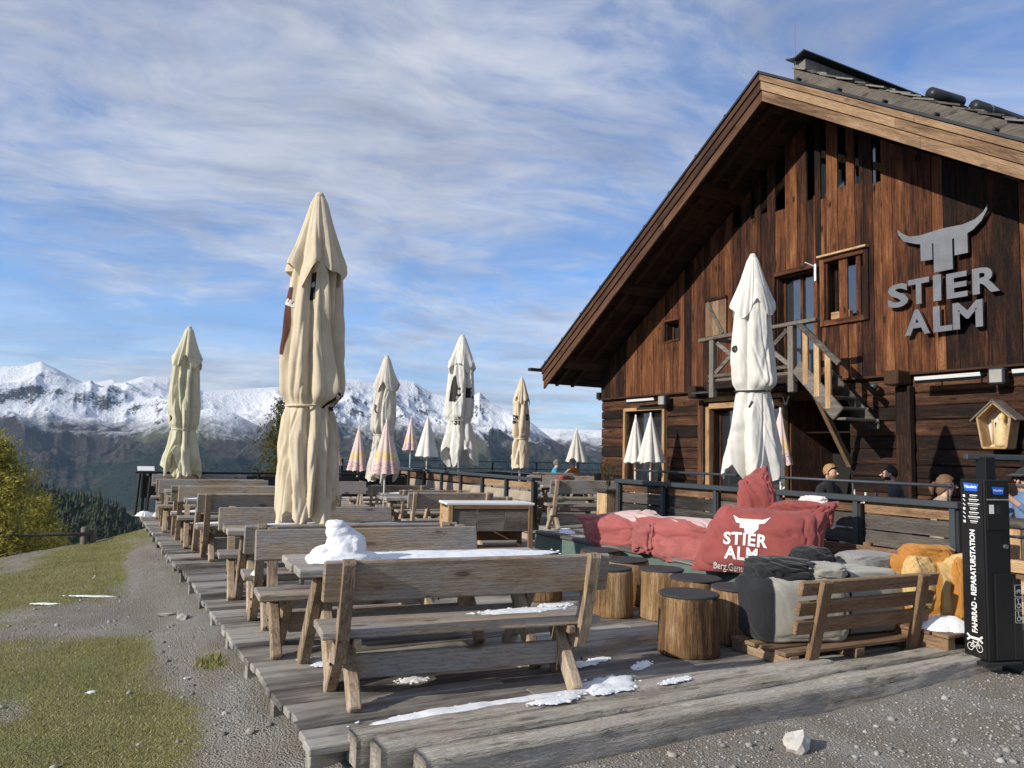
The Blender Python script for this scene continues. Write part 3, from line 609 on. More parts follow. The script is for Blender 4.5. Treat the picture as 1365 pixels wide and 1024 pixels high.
FX = 6.80
bd = [(.02+.155*k, .175+.155*k, 'fenceboard_y') for k in range(6)] + [(.95, 1.075, 'fencetop_y')]
fen = panel_fence('board_railing', 'grey board railing with slate metal cap behind the red bean bags', FX, 4.13, 9.10, .1, 1.195, 6, .17, bd)
rod = MB(); rod.tube([(.13, -2.34, 1.255), (.13, 2.3, 1.255)], .016, 8).build('top_rod', 'slatemetal', fen, True)
for yy in (-2.3, -1.3, -.2, .9, 2.0): MB().tube([(.13, yy, 1.08), (.13, yy, 1.255)], .01, 6).build('rod_post', 'slatemetal', fen, True)
bd2 = [(.02+.2*k, .215+.2*k, 'stonebrown') for k in range(5)] + [(1.04, 1.19, 'fencetop_y')]
plain('stonebrown', (.34, .28, .21), .9, 0, .6, 4, .6)
fen2 = panel_fence('stone_railing', 'dark posted railing with pale stone panels beside the far tables', 7.55, 12.75, 20.4, -.18, 1.07, 8, .22, bd2)
MB().tube([(.2, -3.8, 1.34), (.2, 3.8, 1.34)], .013, 6).build('top_rod', 'darkmetal', fen2, True)
for k in range(7): MB().tube([(.2, -3.7+k*1.2, 1.2), (.2, -3.7+k*1.2, 1.34)], .01, 6).build('rod_post', 'darkmetal', fen2, True)
# back railing at the end of the deck
br = thing('back_railing', 'low black metal railing closing the back of the deck', 'railing', (0, 19.35, 0))
MB().box((4.3, 0, .92), (6.3, .07, .05), None, .005).build('rail', 'black', br); MB().box((4.3, 0, .60), (6.3, .03, .5), None, .004).build('panel', 'darkmetal', br)
for k in range(6): MB().box((1.2+k*1.25, -.04, .46), (.06, .05, .92), None, .004).build('post', 'black', br)
sg = thing('info_lectern', 'small slanted pale panel on black posts at the back left corner', 'sign', (1.13, 18.75, 0.03))
for dx in (-.1, .12): MB().bar((dx, 0, 0), (dx+.05, .06, .93), .05, .06).build('post', 'black', sg)
MB().box((.06, .0, .97), (.42, .32, .035), (rad(22), rad(0), 0), .004).build('panel', 'darkmetal', sg); MB().box((.06, -.004, .992), (.34, .24, .01), (rad(22), 0, 0)).build('sheet', 'lampstrip', sg)
st = thing('marker_stake', 'thin white stake standing behind the slanted panel', 'stake', (1.62, 19.25, 0)); MB().tube([(0, 0, 0), (0, 0, 1.2), (.01, 0, 1.32)], [.03, .03, .045], 8).build('shaft', 'whitepole', st, True)
# far cable railing by the house corner
cr = thing('cable_railing', 'thin black cable railing at the far edge of the upper terrace', 'railing', (0, 27, .2))
for z in (.45, .72, 1.0): MB().tube([(8.0, 0, z), (26, 0, z)], .018, 6).build('cable', 'black', cr, True)
MB().box((17, .05, .35), (18, .04, .5)).build('kick_panel', 'darkmetal', cr)
for k in range(10): MB().box((8+k*2, 0, .5), (.06, .06, 1.0)).build('post', 'black', cr)

# long low seat platform along the railing
pf = thing('seat_platform', 'long low wooden seat platform with green side below the railing', 'platform', (0, 0, 0))
MB().box((5.585, 7.1, .345), (.03, 4.6, .20), None, .004).build('side_board', 'greenpaint', pf)
for k in range(7): MB().box((5.62+.165*k, 7.1, .475+rg.uniform(-.004, .004)), (.155, 4.64, .04), None, .006).build('board', 'deck_y', pf)
for yy in (4.95, 6.2, 7.4, 8.6, 9.3): MB().box((5.95, yy, .12), (.6, .1, .24), None, .006).build('bearer', 'deck_x', pf)
MB().box((5.95, 7.1, .27), (.5, 4.5, .1)).build('frame', 'deck_y', pf)

# ================================================================== HOUSE
D, RY, AZ_, SL = 10.8, 9.05, 8.07, .642               # facade plane, ridge line, fascia apex height, roof slope
YL, YR, HB = 15.25, 2.85, 2.9
house = thing('alpine_house', 'large dark brown timber alpine hut with steep gable and outside balcony', 'house', (D, RY, 0))
H0 = Vector((D, RY, 0))
def hx(*p): return Vector(p)-H0
wall = bpy.data.objects.new('gable_wall', None); col.objects.link(wall); wall.parent = house
logs = bpy.data.objects.new('log_wall', None); col.objects.link(logs); logs.parent = house
def roof_under(y): return AZ_-.50-SL*abs(y-RY)
# dark core so that no light leaks through joints
core = MB(); core.prism([(YL-.03, .2), (YR, .2), (YR, 3.3), (RY, AZ_-1.25), (YL-.03, 3.3)], 'x', D+1.35, D+11); core.build('core', 'interior', house, loc=-H0)
holes = [(9.0, 9.86, 2.9, 4.86), (8.01, 8.76, 3.9, 4.9), (12.46, 12.92, 4.03, 4.45)]
slots = [(9.14, 8.96), (8.84, 8.72), (8.5, 8.33), (8.17, 8.08), (7.84, 7.69), (9.85, 9.62), (10.19, 10.04), (10.45, 10.34), (10.92, 10.70)]
edges = {YR, YL}
for a, b, _, _ in holes: edges |= {a, b}
for a, b in slots: edges |= {a, b}
E_ = sorted(edges); rgb = random.Random(4)
for a, b in zip(E_[:-1], E_[1:]):
    n = max(1, round((b-a)/.20)); cuts = [a+(b-a)*i/n+(rgb.uniform(-.03, .03) if 0 < i < n else 0) for i in range(n+1)]
    for c, d in zip(cuts[:-1], cuts[1:]):
        m_ = (c+d)/2; zt = min(roof_under(c), roof_under(d)); spans = [(HB+rgb.uniform(-.03, .012), zt)]
        for (ha, hb, z0, z1) in holes:
            if ha-.001 <= m_ <= hb+.001: spans = [s for s in [(spans[0][0], z0), (z1, spans[0][1])] if s[1]-s[0] > .05]
        for (hb, ha) in slots:
            if ha-.001 <= m_ <= hb+.001: spans = [(spans[0][0], 6.05+rgb.uniform(-.05, .08))]
        for (s0, s1) in spans:
            dx = rgb.uniform(-.008, .008); mb = MB(); wdt = d-c-.005; hgt = s1-s0
            if s1 == zt:              # top cut along the roof slope
                sl = roof_under(d)-roof_under(c); za, zb = (roof_under(c)-s0, roof_under(d)-s0); mb.prism([(-wdt/2, 0), (wdt/2, 0), (wdt/2, zb), (-wdt/2, za)], 'x', -.018, .018); zc = s0
            else: mb.box((0, 0, hgt/2), (.036, wdt, hgt), None, .004); zc = s0
            mb.build('board', 'houseboard_z', wall, loc=hx(D+.018+dx, m_, zc), rot=(0, 0, rgb.gauss(0, .006)))
# logs below
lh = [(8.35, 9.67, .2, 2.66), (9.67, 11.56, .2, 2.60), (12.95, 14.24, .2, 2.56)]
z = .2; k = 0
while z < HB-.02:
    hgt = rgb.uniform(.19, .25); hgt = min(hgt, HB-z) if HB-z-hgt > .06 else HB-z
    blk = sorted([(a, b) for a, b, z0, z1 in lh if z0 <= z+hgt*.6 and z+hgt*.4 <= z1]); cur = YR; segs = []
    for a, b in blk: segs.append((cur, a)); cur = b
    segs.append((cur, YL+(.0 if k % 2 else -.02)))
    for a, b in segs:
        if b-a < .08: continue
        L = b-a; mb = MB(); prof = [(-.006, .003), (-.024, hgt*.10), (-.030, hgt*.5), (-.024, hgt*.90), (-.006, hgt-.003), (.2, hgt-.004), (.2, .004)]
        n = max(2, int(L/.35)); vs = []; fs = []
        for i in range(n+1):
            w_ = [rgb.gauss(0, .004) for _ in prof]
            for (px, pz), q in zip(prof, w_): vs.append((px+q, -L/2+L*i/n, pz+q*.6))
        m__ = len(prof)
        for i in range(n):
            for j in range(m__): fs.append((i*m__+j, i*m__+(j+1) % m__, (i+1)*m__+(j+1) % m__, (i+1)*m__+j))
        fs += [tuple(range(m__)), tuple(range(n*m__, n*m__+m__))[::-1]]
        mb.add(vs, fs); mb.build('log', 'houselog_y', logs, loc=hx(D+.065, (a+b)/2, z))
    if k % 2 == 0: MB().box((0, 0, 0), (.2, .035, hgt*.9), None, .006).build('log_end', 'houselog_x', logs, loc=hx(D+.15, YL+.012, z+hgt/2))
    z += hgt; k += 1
# flank wall to the left, drip board between storeys
MB().box((D+5.6, YL-.1, 1.9), (11, .16, 3.4)).build('flank_wall', 'houselog_x', house, loc=-H0)
MB().box((D-.02, (YL+YR)/2, HB-.015), (.07, YL-YR+.1, .035), None, .005).build('drip_board', 'soffit_y', house, loc=-H0)
MB().box((D-.02, YL+.05, HB+.08), (.09, .12, .16), None, .01).build('beam_end', 'soffit_y', house, loc=-H0)
# posts and corner trims on the ground floor
for (yy, w_) in ((7.33, .24), (11.70, .16)):
    MB().box((D-.045, yy, 1.45), (.12, w_, 2.5), None, .012).build('wall_post', 'houselog_z', house, loc=-H0)
MB().box((D-.16, 7.36, 2.82), (.34, .24, .22), None, .02).build('beam_end', 'soffit_x', house, loc=-H0)
MB().box((D-.2, 11.62, 2.84), (.42, .22, .24), None, .02).build('beam_end', 'soffit_x', house, loc=-H0)
# roof slabs, fascias, purlins, soffit boards
roof = bpy.data.objects.new('roof', None); col.objects.link(roof); roof.parent = house
FXX = 9.6
def slope_pt(side, s, zoff): return (RY+side*s, AZ_-SL*s+zoff)
cosS = 1/math.sqrt(1+SL*SL)
for side in (1, -1):
    smax = 6.95
    def quad(s0, s1, z0, z1): return [slope_pt(side, s0, z0), slope_pt(side, s1, z0), slope_pt(side, s1, z1), slope_pt(side, s0, z1)]
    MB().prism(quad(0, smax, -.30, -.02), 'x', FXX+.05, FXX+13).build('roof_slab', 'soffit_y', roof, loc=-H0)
    MB().prism(quad(0, smax+.03, -.02, .025), 'x', FXX-.06, FXX+13.1).build('drip_edge', 'darkmetal', roof, loc=-H0)
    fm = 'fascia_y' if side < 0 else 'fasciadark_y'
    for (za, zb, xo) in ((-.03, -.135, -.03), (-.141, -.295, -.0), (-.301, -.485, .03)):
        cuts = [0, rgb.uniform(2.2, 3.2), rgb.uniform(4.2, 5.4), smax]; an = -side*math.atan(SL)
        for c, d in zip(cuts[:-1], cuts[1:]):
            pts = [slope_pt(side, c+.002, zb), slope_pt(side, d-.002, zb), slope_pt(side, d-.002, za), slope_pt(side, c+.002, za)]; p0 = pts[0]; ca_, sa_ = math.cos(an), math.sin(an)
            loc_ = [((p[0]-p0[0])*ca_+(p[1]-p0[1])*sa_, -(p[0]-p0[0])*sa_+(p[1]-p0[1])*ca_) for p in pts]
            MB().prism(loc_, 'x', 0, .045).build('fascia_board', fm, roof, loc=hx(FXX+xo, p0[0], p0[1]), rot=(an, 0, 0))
    n = 30                                   # soffit boards run along the ridge direction
    for i in range(n):
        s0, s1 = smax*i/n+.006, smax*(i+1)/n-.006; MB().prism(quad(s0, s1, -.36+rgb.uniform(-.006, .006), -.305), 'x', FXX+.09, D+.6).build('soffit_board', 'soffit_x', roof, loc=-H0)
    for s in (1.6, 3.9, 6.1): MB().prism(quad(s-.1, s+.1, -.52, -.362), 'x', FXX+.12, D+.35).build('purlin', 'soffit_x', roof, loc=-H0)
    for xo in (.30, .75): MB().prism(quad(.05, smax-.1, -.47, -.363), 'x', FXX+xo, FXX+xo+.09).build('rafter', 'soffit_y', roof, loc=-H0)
    for k in range(9): MB().box((0, 0, 0), (.1, .05, .05), None, .01).build('snow_stop', 'darkmetal', roof, loc=hx(FXX+.0, RY+side*(.8+k*.75), AZ_-SL*(.8+k*.75)+.05), rot=(side*-math.atan(SL), 0, 0))
# eave gutter tip on the left
MB().bar((FXX-.35, RY+7.0, AZ_-SL*7.0+.0), (FXX+13, RY+7.0, AZ_-SL*7.0-.0), .14, .07).build('gutter', 'darkmetal', roof, loc=-H0)
# raised shingle layer set back from the verge on the right slope
sh = bpy.data.objects.new('shingle_layer', None); col.objects.link(sh); sh.parent = house
def sp(s, zoff): return (RY-s, AZ_-SL*s+zoff)
MB().prism([sp(.35, .03), sp(6.9, .03), sp(6.9, .24), sp(.35, .24)], 'x', FXX+.42, FXX+.46).build('edge_board', 'fenceboard_y', sh, loc=-H0)
MB().prism([sp(.3, .03), sp(6.9, .03), sp(6.9, .22), sp(.3, .22)], 'x', FXX+.47, FXX+13).build('battens', 'soffit_y', sh, loc=-H0)
ang = math.atan(SL)
for i in range(36):
    s = .45+i*.18
    for j in range(3):
        x = FXX+.50+j*.2+rgb.uniform(-.05, .05); zz_ = .27+.012*j+rgb.uniform(-.008, .02)
        MB().box((0, 0, 0), (.19, .34, .022), None).build('shingle', 'shingle_y', sh, loc=hx(x, RY-s, AZ_-SL*s+zz_), rot=(ang+rgb.uniform(-.14, -.04), rgb.gauss(0, .02), rgb.gauss(0, .04)))
mb = MB(); mb.prism([sp(.3, .26), sp(6.9, .26), sp(6.9, .30), sp(.3, .30)], 'x', FXX+1.05, FXX+13); mb.build('shingle_field', 'shingle_y', sh, loc=-H0, kind='stuff')
# ridge box with cap
rb = bpy.data.objects.new('ridge_box', None); col.objects.link(rb); rb.parent = house
MB().box((FXX+6.35, RY-.34, AZ_+.02), (11.6, .24, .38), None, .01).build('box', 'shingle_z', rb, loc=-H0)
MB().box((FXX+6.3, RY-.43, AZ_+.245), (11.75, .24, .025), (rad(-16), 0, 0)).build('cap_board', 'darkmetal', rb, loc=-H0); MB().box((FXX+6.3, RY-.25, AZ_+.245), (11.75, .18, .025), (rad(18), 0, 0)).build('cap_board', 'darkmetal', rb, loc=-H0)
MB().tube([(FXX+.48, RY-.32, AZ_-.1), (FXX+.46, RY-.33, AZ_+.85)], .004, 5).build('lightning_rod', 'darkmetal', rb, loc=-H0)
for (x, s, L) in ((FXX+.40, 2.72, .62), (FXX+.74, 3.12, 1.3)):      # snow-guard logs lying on the roof
    r_ = MB(); zc = AZ_-SL*s+.37; r_.tube([(x, RY-s, zc), (x+L, RY-s-.05, zc)], .085, 14); o = r_.build('snow_guard_log', 'darkmetal', house, True, loc=-H0)
    MB().tube([(x+.12, RY-s, zc-.25), (x+.12, RY-s, zc+.02)], .02, 6).build('bracket', 'black', o)
    MB().lathe([(.09, -.02), (.098, -.02), (.098, .02), (.09, .02)], 14).build('ring', 'steel', o, loc=(x+.3, RY-s, zc), rot=(0, rad(90), 0))

# openings: frames, reveals and panes
def opening(name, y0, y1, z0, z1, frame, fw=.07, proud=.03, sill=True, mullion=False, depth=.22, bottom=True):
    o = bpy.data.objects.new(name, None); col.objects.link(o); o.parent = house; x = D-proud; t = proud+.06
    parts = [((x+t/2, y0-fw/2, (z0+z1)/2), (t, fw, z1-z0+(fw*2 if bottom else fw))), ((x+t/2, y1+fw/2, (z0+z1)/2), (t, fw, z1-z0+(fw*2 if bottom else fw))), ((x+t/2-.004, (y0+y1)/2, z1+fw/2), (t, y1-y0+.02, fw))]
    if bottom: parts.append(((x+t/2-.004, (y0+y1)/2, z0-fw/2), (t, y1-y0+.02, fw)))
    for i, (c, s) in enumerate(parts): MB().box(c, s, None, .006).build('frame', frame+('_z' if i < 2 else '_y'), o, loc=-H0)
    for yy in (y0+.012, y1-.012): MB().box((D+depth/2+.05, yy, (z0+z1)/2), (depth, .022, z1-z0)).build('reveal', 'houselog_z', o, loc=-H0)
    MB().box((D+depth/2+.05, (y0+y1)/2, z1-.012), (depth, y1-y0-.05, .022)).build('reveal', 'houselog_y', o, loc=-H0)
    if bottom: MB().box((D+depth/2+.05, (y0+y1)/2, z0+.012), (depth, y1-y0-.05, .022)).build('reveal', 'houselog_y', o, loc=-H0)
    w2 = .05; gx_ = D+depth
    for yy in (y0+.024+w2/2, y1-.024-w2/2): MB().box((gx_, yy, (z0+z1)/2), (.05, w2, z1-z0-.05), None, .005).build('sash', 'houseboard_z', o, loc=-H0)
    if mullion: MB().box((gx_, (y0+y1)/2, (z0+z1)/2), (.05, .06, z1-z0-.05), None, .005).build('sash', 'houseboard_z', o, loc=-H0)
    ys = [y0+.074, (y0+y1)/2, y1-.074] if mullion else [y0+.074, y1-.074]
    for a, b in zip(ys[:-1], ys[1:]): MB().box((gx_+.02, (a+b)/2, (z0+z1)/2), (.008, b-a, z1-z0-.06)).build('pane', 'pane', o, loc=-H0)
    return o
opening('balcony_door', 9.0, 9.86, 3.05, 4.86, 'houseboard', .08, .02, mullion=True, bottom=False)
wn = opening('upper_window', 8.01, 8.76, 3.9, 4.9, 'houseboard', .09, .045); MB().box((D-.05, 8.385, 5.0), (.12, .95, .035), None, .005).build('pale_lintel', 'framelight_y', wn, loc=-H0)  # lintel board in the pale frame wood, lighter than the window frame
MB().box((D+.07, 8.50, 3.975), (.10, .36, .12), None, .006).build('sill_block', 'framelight_y', wn, loc=-H0)
opening('small_window', 12.46, 12.92, 4.03, 4.45, 'houseboard', .04, .01)
opening('ground_window', 12.95, 14.24, .75, 2.56, 'framelight', .075, .04, mullion=True)
ed = opening('entrance', 9.74, 11.50, .2, 2.52, 'framelight', .11, .05, mullion=True, bottom=False)
MB().box((D-.03, 10.62, 2.70), (.14, 1.98, .08), None, .008).build('lintel', 'framelight_y', ed, loc=-H0)
# dark recess beside the entrance
rc = bpy.data.objects.new('recess', None); col.objects.link(rc); rc.parent = house
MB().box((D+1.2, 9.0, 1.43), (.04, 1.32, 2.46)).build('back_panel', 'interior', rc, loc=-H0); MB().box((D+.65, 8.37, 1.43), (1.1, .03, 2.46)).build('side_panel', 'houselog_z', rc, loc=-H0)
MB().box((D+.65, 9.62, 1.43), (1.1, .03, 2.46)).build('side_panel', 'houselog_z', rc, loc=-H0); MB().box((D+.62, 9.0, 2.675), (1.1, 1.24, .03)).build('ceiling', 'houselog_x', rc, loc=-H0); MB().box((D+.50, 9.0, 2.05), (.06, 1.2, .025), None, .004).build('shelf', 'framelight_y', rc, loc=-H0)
# gable slot glass far inside
MB().box((D+.40, 8.38, 6.45), (.01, 1.7, .9)).build('loft_pane', 'pane', house, loc=-H0)
MB().bar((D+.34, 7.7, 6.25), (D+.34, 9.2, 7.05), .05, .12).build('loft_brace', 'framelight_y', house, loc=-H0); MB().bar((D+.34, 10.9, 6.1), (D+.34, 9.6, 6.95), .05, .12).build('loft_brace', 'framelight_y', house, loc=-H0)
# open shutter with Z brace left of the balcony
sht = bpy.data.objects.new('shutter', None); col.objects.link(sht); sht.parent = house
for k in range(3): MB().box((D-.03, 11.14+k*.19, 4.31), (.03, .183, .84), None, .004).build('board', 'sofa_z', sht, loc=-H0)
for z in (3.93, 4.70): MB().box((D-.055, 11.33, z), (.025, .58, .07), None, .004).build('ledge', 'houseboard_y', sht, loc=-H0)
MB().bar((D-.056, 11.55, 4.66), (D-.056, 11.12, 3.98), .07, .024, up=(1, 0, 0)).build('brace', 'greyrail_y', sht, loc=-H0)
# balcony
bal = bpy.data.objects.new('balcony', None); col.objects.link(bal); bal.parent = house
BX = 9.72
for k in range(7): MB().box((BX+.08+k*.155, 9.45, 2.93), (.145, 1.98, .05), None, .005).build('floor_board', 'greyrail_y', bal, loc=-H0)
MB().box((BX+.03, 9.45, 2.84), (.10, 2.1, .13), None, .008).build('edge_beam', 'houselog_y', bal, loc=-H0)
for yy in (8.56, 10.35): MB().box((D-.55, yy, 2.80), (1.15, .12, .14), None, .01).build('bracket_beam', 'soffit_x', bal, loc=-H0)
for (yy, zt) in ((8.53, 3.73), (10.30, 3.66)): MB().box((BX, yy, (2.62+zt)/2), (.11, .11, zt-2.62), None, .01).build('post', 'greyrail_z', bal, loc=-H0)
MB().bar((BX-.01, 10.62, 3.68), (BX-.01, 8.02, 3.71), .12, .06).build('hand_rail', 'greyrail_y', bal, loc=-H0); MB().bar((BX+.0, 10.4, 3.0), (BX, 8.5, 3.03), .08, .06).build('foot_rail', 'greyrail_y', bal, loc=-H0)
for (a, b) in (((10.22, 3.60), (9.45, 3.05)), ((10.22, 3.05), (9.45, 3.60)), ((9.38, 3.62), (8.6, 3.06)), ((9.38, 3.06), (8.6, 3.62))):
    xo = BX+(.02 if a[1] > b[1] else -.022); MB().bar((xo, a[0], a[1]), (xo, b[0], b[1]), .035, .075).build('cross_brace', 'greyrail_y', bal, loc=-H0)
MB().bar((BX, 10.35, 3.68), (D, 10.35, 3.68), .06, .06).build('side_rail', 'greyrail_x', bal, loc=-H0)
# stair going down towards the right
stair = bpy.data.objects.new('stair', None); col.objects.link(stair); stair.parent = house
MB().bar((9.70, 8.42, 3.02), (9.70, 7.66, 2.24), .06, .24, ch=.012).build('stringer', 'greyrail_y', stair, loc=-H0); MB().bar((10.42, 8.42, 2.98), (10.42, 7.60, 2.10), .05, .16, ch=.01).build('stringer', 'greyrail_y', stair, loc=-H0)
for k in range(5): MB().box((10.06, 8.36-k*.175, 2.88-k*.175), (.68, .2, .035), None, .005).build('tread', 'greyrail_x', stair, loc=-H0)
for k in range(5): MB().box((10.455, 8.33-k*.175, 2.83-k*.175), (.03, .16, .15), None, .004).build('step_block', 'greyrail_z', stair, loc=-H0)
MB().bar((9.68, 8.42, 3.74), (9.68, 7.62, 2.99), .06, .09, ch=.012).build('hand_rail', 'greyrail_y', stair, loc=-H0)
for (yy, zt) in ((8.24, 3.55), (8.03, 3.35), (7.83, 3.16)): MB().box((9.69, yy, zt-.40), (.045, .10, .86), None, .006).build('baluster', 'framelight_z', stair, loc=-H0)
MB().bar((9.76, 8.12, 2.58), (10.76, 8.30, 1.50), .07, .11).build('strut', 'sofa_x', stair, loc=-H0)
# ledges over the openings
MB().box((D-.22, 10.35, 2.80), (.36, 2.5, .045), (0, rad(6), 0), .006).build('door_canopy', 'soffit_y', house, loc=-H0); MB().box((D-.40, 10.35, 2.81), (.03, 2.52, .03)).build('canopy_edge', 'slatemetal', house, loc=-H0)

# ---- things fixed to the facade
def heater(label, y, L):
    r = thing('heat_lamp', label, 'lamp', (10.55, y, 2.75)); MB().box((0, 0, .0), (.16, L, .05), (0, rad(-18), 0), .008).build('housing', 'black', r); MB().box((-.082, 0, .022), (.012, L*.99, .05), (0, rad(-18), 0)).build('reflector', 'lampstrip', r)
    for s in (-1, 1): MB().bar((.03, s*L*.3, .02), (.24, s*L*.3, .08), .02, .02).build('bracket', 'black', r)
heater('slim heat lamp above the ground window with the small umbrellas', 13.33, .95); heater('long slim heat lamp under the metal lettering', 6.5, .95); heater('slim heat lamp cut by the right picture edge', 5.2, .85)
def speaker(label, y):
    r = thing('wall_speaker', label, 'speaker', (10.66, y, 2.74)); MB().box((0, 0, 0), (.17, .20, .22), (0, 0, rad(8)), .02).build('cabinet', 'slatemetal', r); MB().box((-.088, -.01, 0), (.008, .15, .17), (0, 0, rad(8))).build('grille', 'stonegrey', r)
    MB().box((.1, 0, 0), (.08, .04, .06)).build('bracket', 'black', r)
speaker('small grey speaker right of the left heat lamp', 12.76); speaker('small grey speaker between the two right heat lamps', 5.9)
r = thing('wall_lamp', 'small round dark wall lamp left of the beam end', 'lamp', (10.66, 7.78, 2.72)); MB().lathe([(.03, -.05), (.07, -.02), (.07, .02), (.03, .06)], 14).build('head', 'slatemetal', r, True); MB().bar((0, 0, 0), (.16, 0, 0), .025, .025).build('arm', 'black', r)
r = thing('door_hook', 'white metal hook bracket beside the balcony door', 'bracket', (10.72, 8.9, 4.75)); MB().bar((0, 0, -.15), (0, 0, .15), .03, .04).build('plate', 'white', r); MB().bar((0, 0, .1), (-.16, .08, .17), .02, .02).build('arm', 'white', r)
r = thing('pale_bracket', 'small white V bracket above the entrance right jamb', 'bracket', (10.6, 9.45, 2.58)); MB().bar((0, 0, -.08), (-.0, .07, .08), .02, .02).build('arm', 'white', r); MB().bar((0, 0, -.08), (0, -.07, .08), .02, .02).build('arm', 'white', r)

# metal lettering with bull's head
sign = thing('metal_sign', 'large grey steel bull head and STIER ALM letters on the gable', 'sign', (10.71, 6.68, 4.2))
def letter(ch, y0, y1, z0, z1, name='letter'):
    me = text_mesh(ch, 1.0, .02, .035); v = np.array([p.co for p in me.vertices]); mn, mx = v.min(0), v.max(0)
    for p in me.vertices:
        u = (p.co.x-mn[0])/(mx[0]-mn[0]); h_ = (p.co.y-mn[1])/(mx[1]-mn[1]); p.co = (-(p.co.z)*1.0, (y0+(y1-y0)*u)-6.68, z0+(z1-z0)*h_-4.2)
    me.materials.clear(); me.materials.append(M('steel')); return link(name, me, sign)
z0, z1 = 3.90, 4.27
for ch, a, b in (('S', 7.53, 7.19), ('T', 7.19, 6.86), ('I', 6.80, 6.68), ('E', 6.60, 6.30), ('R', 6.23, 5.86)): letter(ch, a, b, z0+.006, z1+(.02 if ch in 'IT' else 0))
for ch, a, b in (('A', 7.26, 6.86), ('L', 6.81, 6.53), ('M', 6.52, 6.10)): letter(ch, a, b, 3.45, 3.83)
out = [(7.35, 5.12), (7.33, 5.02), (7.24, 4.90), (7.08, 4.83), (6.98, 4.80), (6.98, 4.54), (6.80, 4.53), (6.80, 4.77), (6.78, 4.77), (6.78, 4.33), (6.50, 4.33), (6.50, 4.77), (6.47, 4.77), (6.47, 4.52), (6.28, 4.52), (6.28, 4.80), (6.20, 4.83), (6.08, 4.93), (6.00, 5.06), (5.985, 5.12), (5.99, 5.02), (5.99, 5.12)]
top_ = [(5.99, 5.14), (6.05, 5.05), (6.16, 4.975), (6.34, 4.94), (6.52, 4.95), (6.67, 4.955), (6.82, 4.945), (7.0, 4.935), (7.16, 4.96), (7.27, 5.03)]
poly = out[:19] + top_
bm = bmesh.new(); fr = [bm.verts.new((-.02, y_-6.68, z_-4.2)) for y_, z_ in poly]; fc = bm.faces.new(fr); ex = bmesh.ops.extrude_face_region(bm, geom=[fc])
for v in [e for e in ex['geom'] if isinstance(e, bmesh.types.BMVert)]: v.co.x += .04
bmesh.ops.triangulate(bm, faces=[f for f in bm.faces if len(f.verts) > 4]); bmesh.ops.recalc_face_normals(bm, faces=bm.faces); me = bpy.data.meshes.new('bull_head'); bm.to_mesh(me); bm.free(); me.materials.append(M('steel')); link('bull_head', me, sign)
# wooden shrine
s_ = thing('wall_shrine', 'little wooden house shrine with carved golden figure on the log wall', 'shrine', (10.72, 5.90, 1.78))
w0, w1, hs_, ha = .15, .215, .40, .60; poly = [(-w0, 0), (w0, 0), (w1, hs_), (0, ha), (-w1, hs_)]
MB().prism(poly, 'x', .0, .02).build('back', 'plaster', s_)
for a, b in zip(poly, poly[1:]+poly[:1]):
    if a[1] > .4 and b[1] > .4: continue
    MB().bar((-.11, a[0], a[1]), (-.11, b[0], b[1]), .22, .028, up=(0, b[1]-a[1], a[0]-b[0])).build('frame_board', 'framelight_z', s_)
for sgn in (-1, 1): MB().bar((-.11, sgn*.30, .36), (-.11, -.012*sgn, .635), .26, .024, up=(0, .28, sgn*.3)).build('roof_board', 'greyrail_y', s_)
fg = MB(); fg.lathe([(.085, 0), (.09, .04), (.09, .12), (.085, .2), (.07, .28), (.03, .33), (.045, .36), (.045, .41), (.02, .44)], 14); fg.tube([(-.0, .05, .30), (-.03, .06, .2), (-.03, .03, .10)], [.02, .022, .03], 8)
o = fg.build('figure', 'statue', s_, True, loc=(-.07, -.03, .02)); MB().tube([(-.08, .085, .02), (-.08, .085, .38)], .014, 8).build('column', 'framelight_z', s_, True)
MB().lathe([(.045, 0), (.048, .03), (.03, .06), (.0, .07)], 10).build('carved_base', 'statue', s_, True, loc=(-.07, -.09, .02)); MB().lathe([(.05, 0), (.05, .03), (.02, .05)], 10).build('carved_base', 'statue', s_, True, loc=(-.07, .08, .0))

# ================================================================== FURNITURE
rg = random.Random(23)
def make_bench(L=1.88, legs=.73):
    r = bpy.data.objects.new('bench', None); r.empty_display_size = .1; col.objects.link(r)
    for (yc, w_) in ((-.10, .19), (.105, .20)): MB().box((rg.uniform(-.01, .01), yc, .435), (L, w_-.008, .05), None, .009).build('seat_plank', 'bench_x', r)
    lean = rad(12); MB().box((0, -.270, .772), (L+.02, .045, .250), (lean, 0, 0), .010).build('backrest', 'bench_x', r)
    for s in (-1, 1):
        x = s*legs
        MB().bar((x, -.27, 0), (x, .13, .41), .075, .11, up=(0, 1, 0), ch=.010).build('leg', 'leg_z', r)
        MB().bar((x+s*.078, .24, 0), (x+s*.078, -.15, .41), .075, .10, up=(0, 1, 0), ch=.010).build('leg', 'leg_z', r)
        p = MB(); xa, xb = x+s*.040-.036+s*.04, x+s*.040+.036+s*.04
        prof = [(-.05, .24), (-.17, .26), (-.245, .42), (-.330, .70), (-.375, .878), (-.365, .906), (-.305, .906), (-.280, .85), (-.225, .65), (-.15, .45), (-.055, .33)]
        p.prism(prof, 'x', min(xa, xb), max(xa, xb)); po = p.build('post', 'leg_z', r)
        MB().box((x-s*.01, -.02, .385), (.05, .40, .05), None, .006).build('cleat', 'leg_y', r)
        for (yy, zz_) in ((-.12, .16), (-.06, .23)): MB().lathe([(.011, -.004), (.011, .004)], 8).build('bolt', 'black', r, loc=(x+s*.120-.0, yy+.02, zz_), rot=(0, rad(90), 0))
    MB().box((0, -.03, .205), (legs*2-.07, .038, .15), None, .006).build('stretcher', 'bench_x', r)
    return r
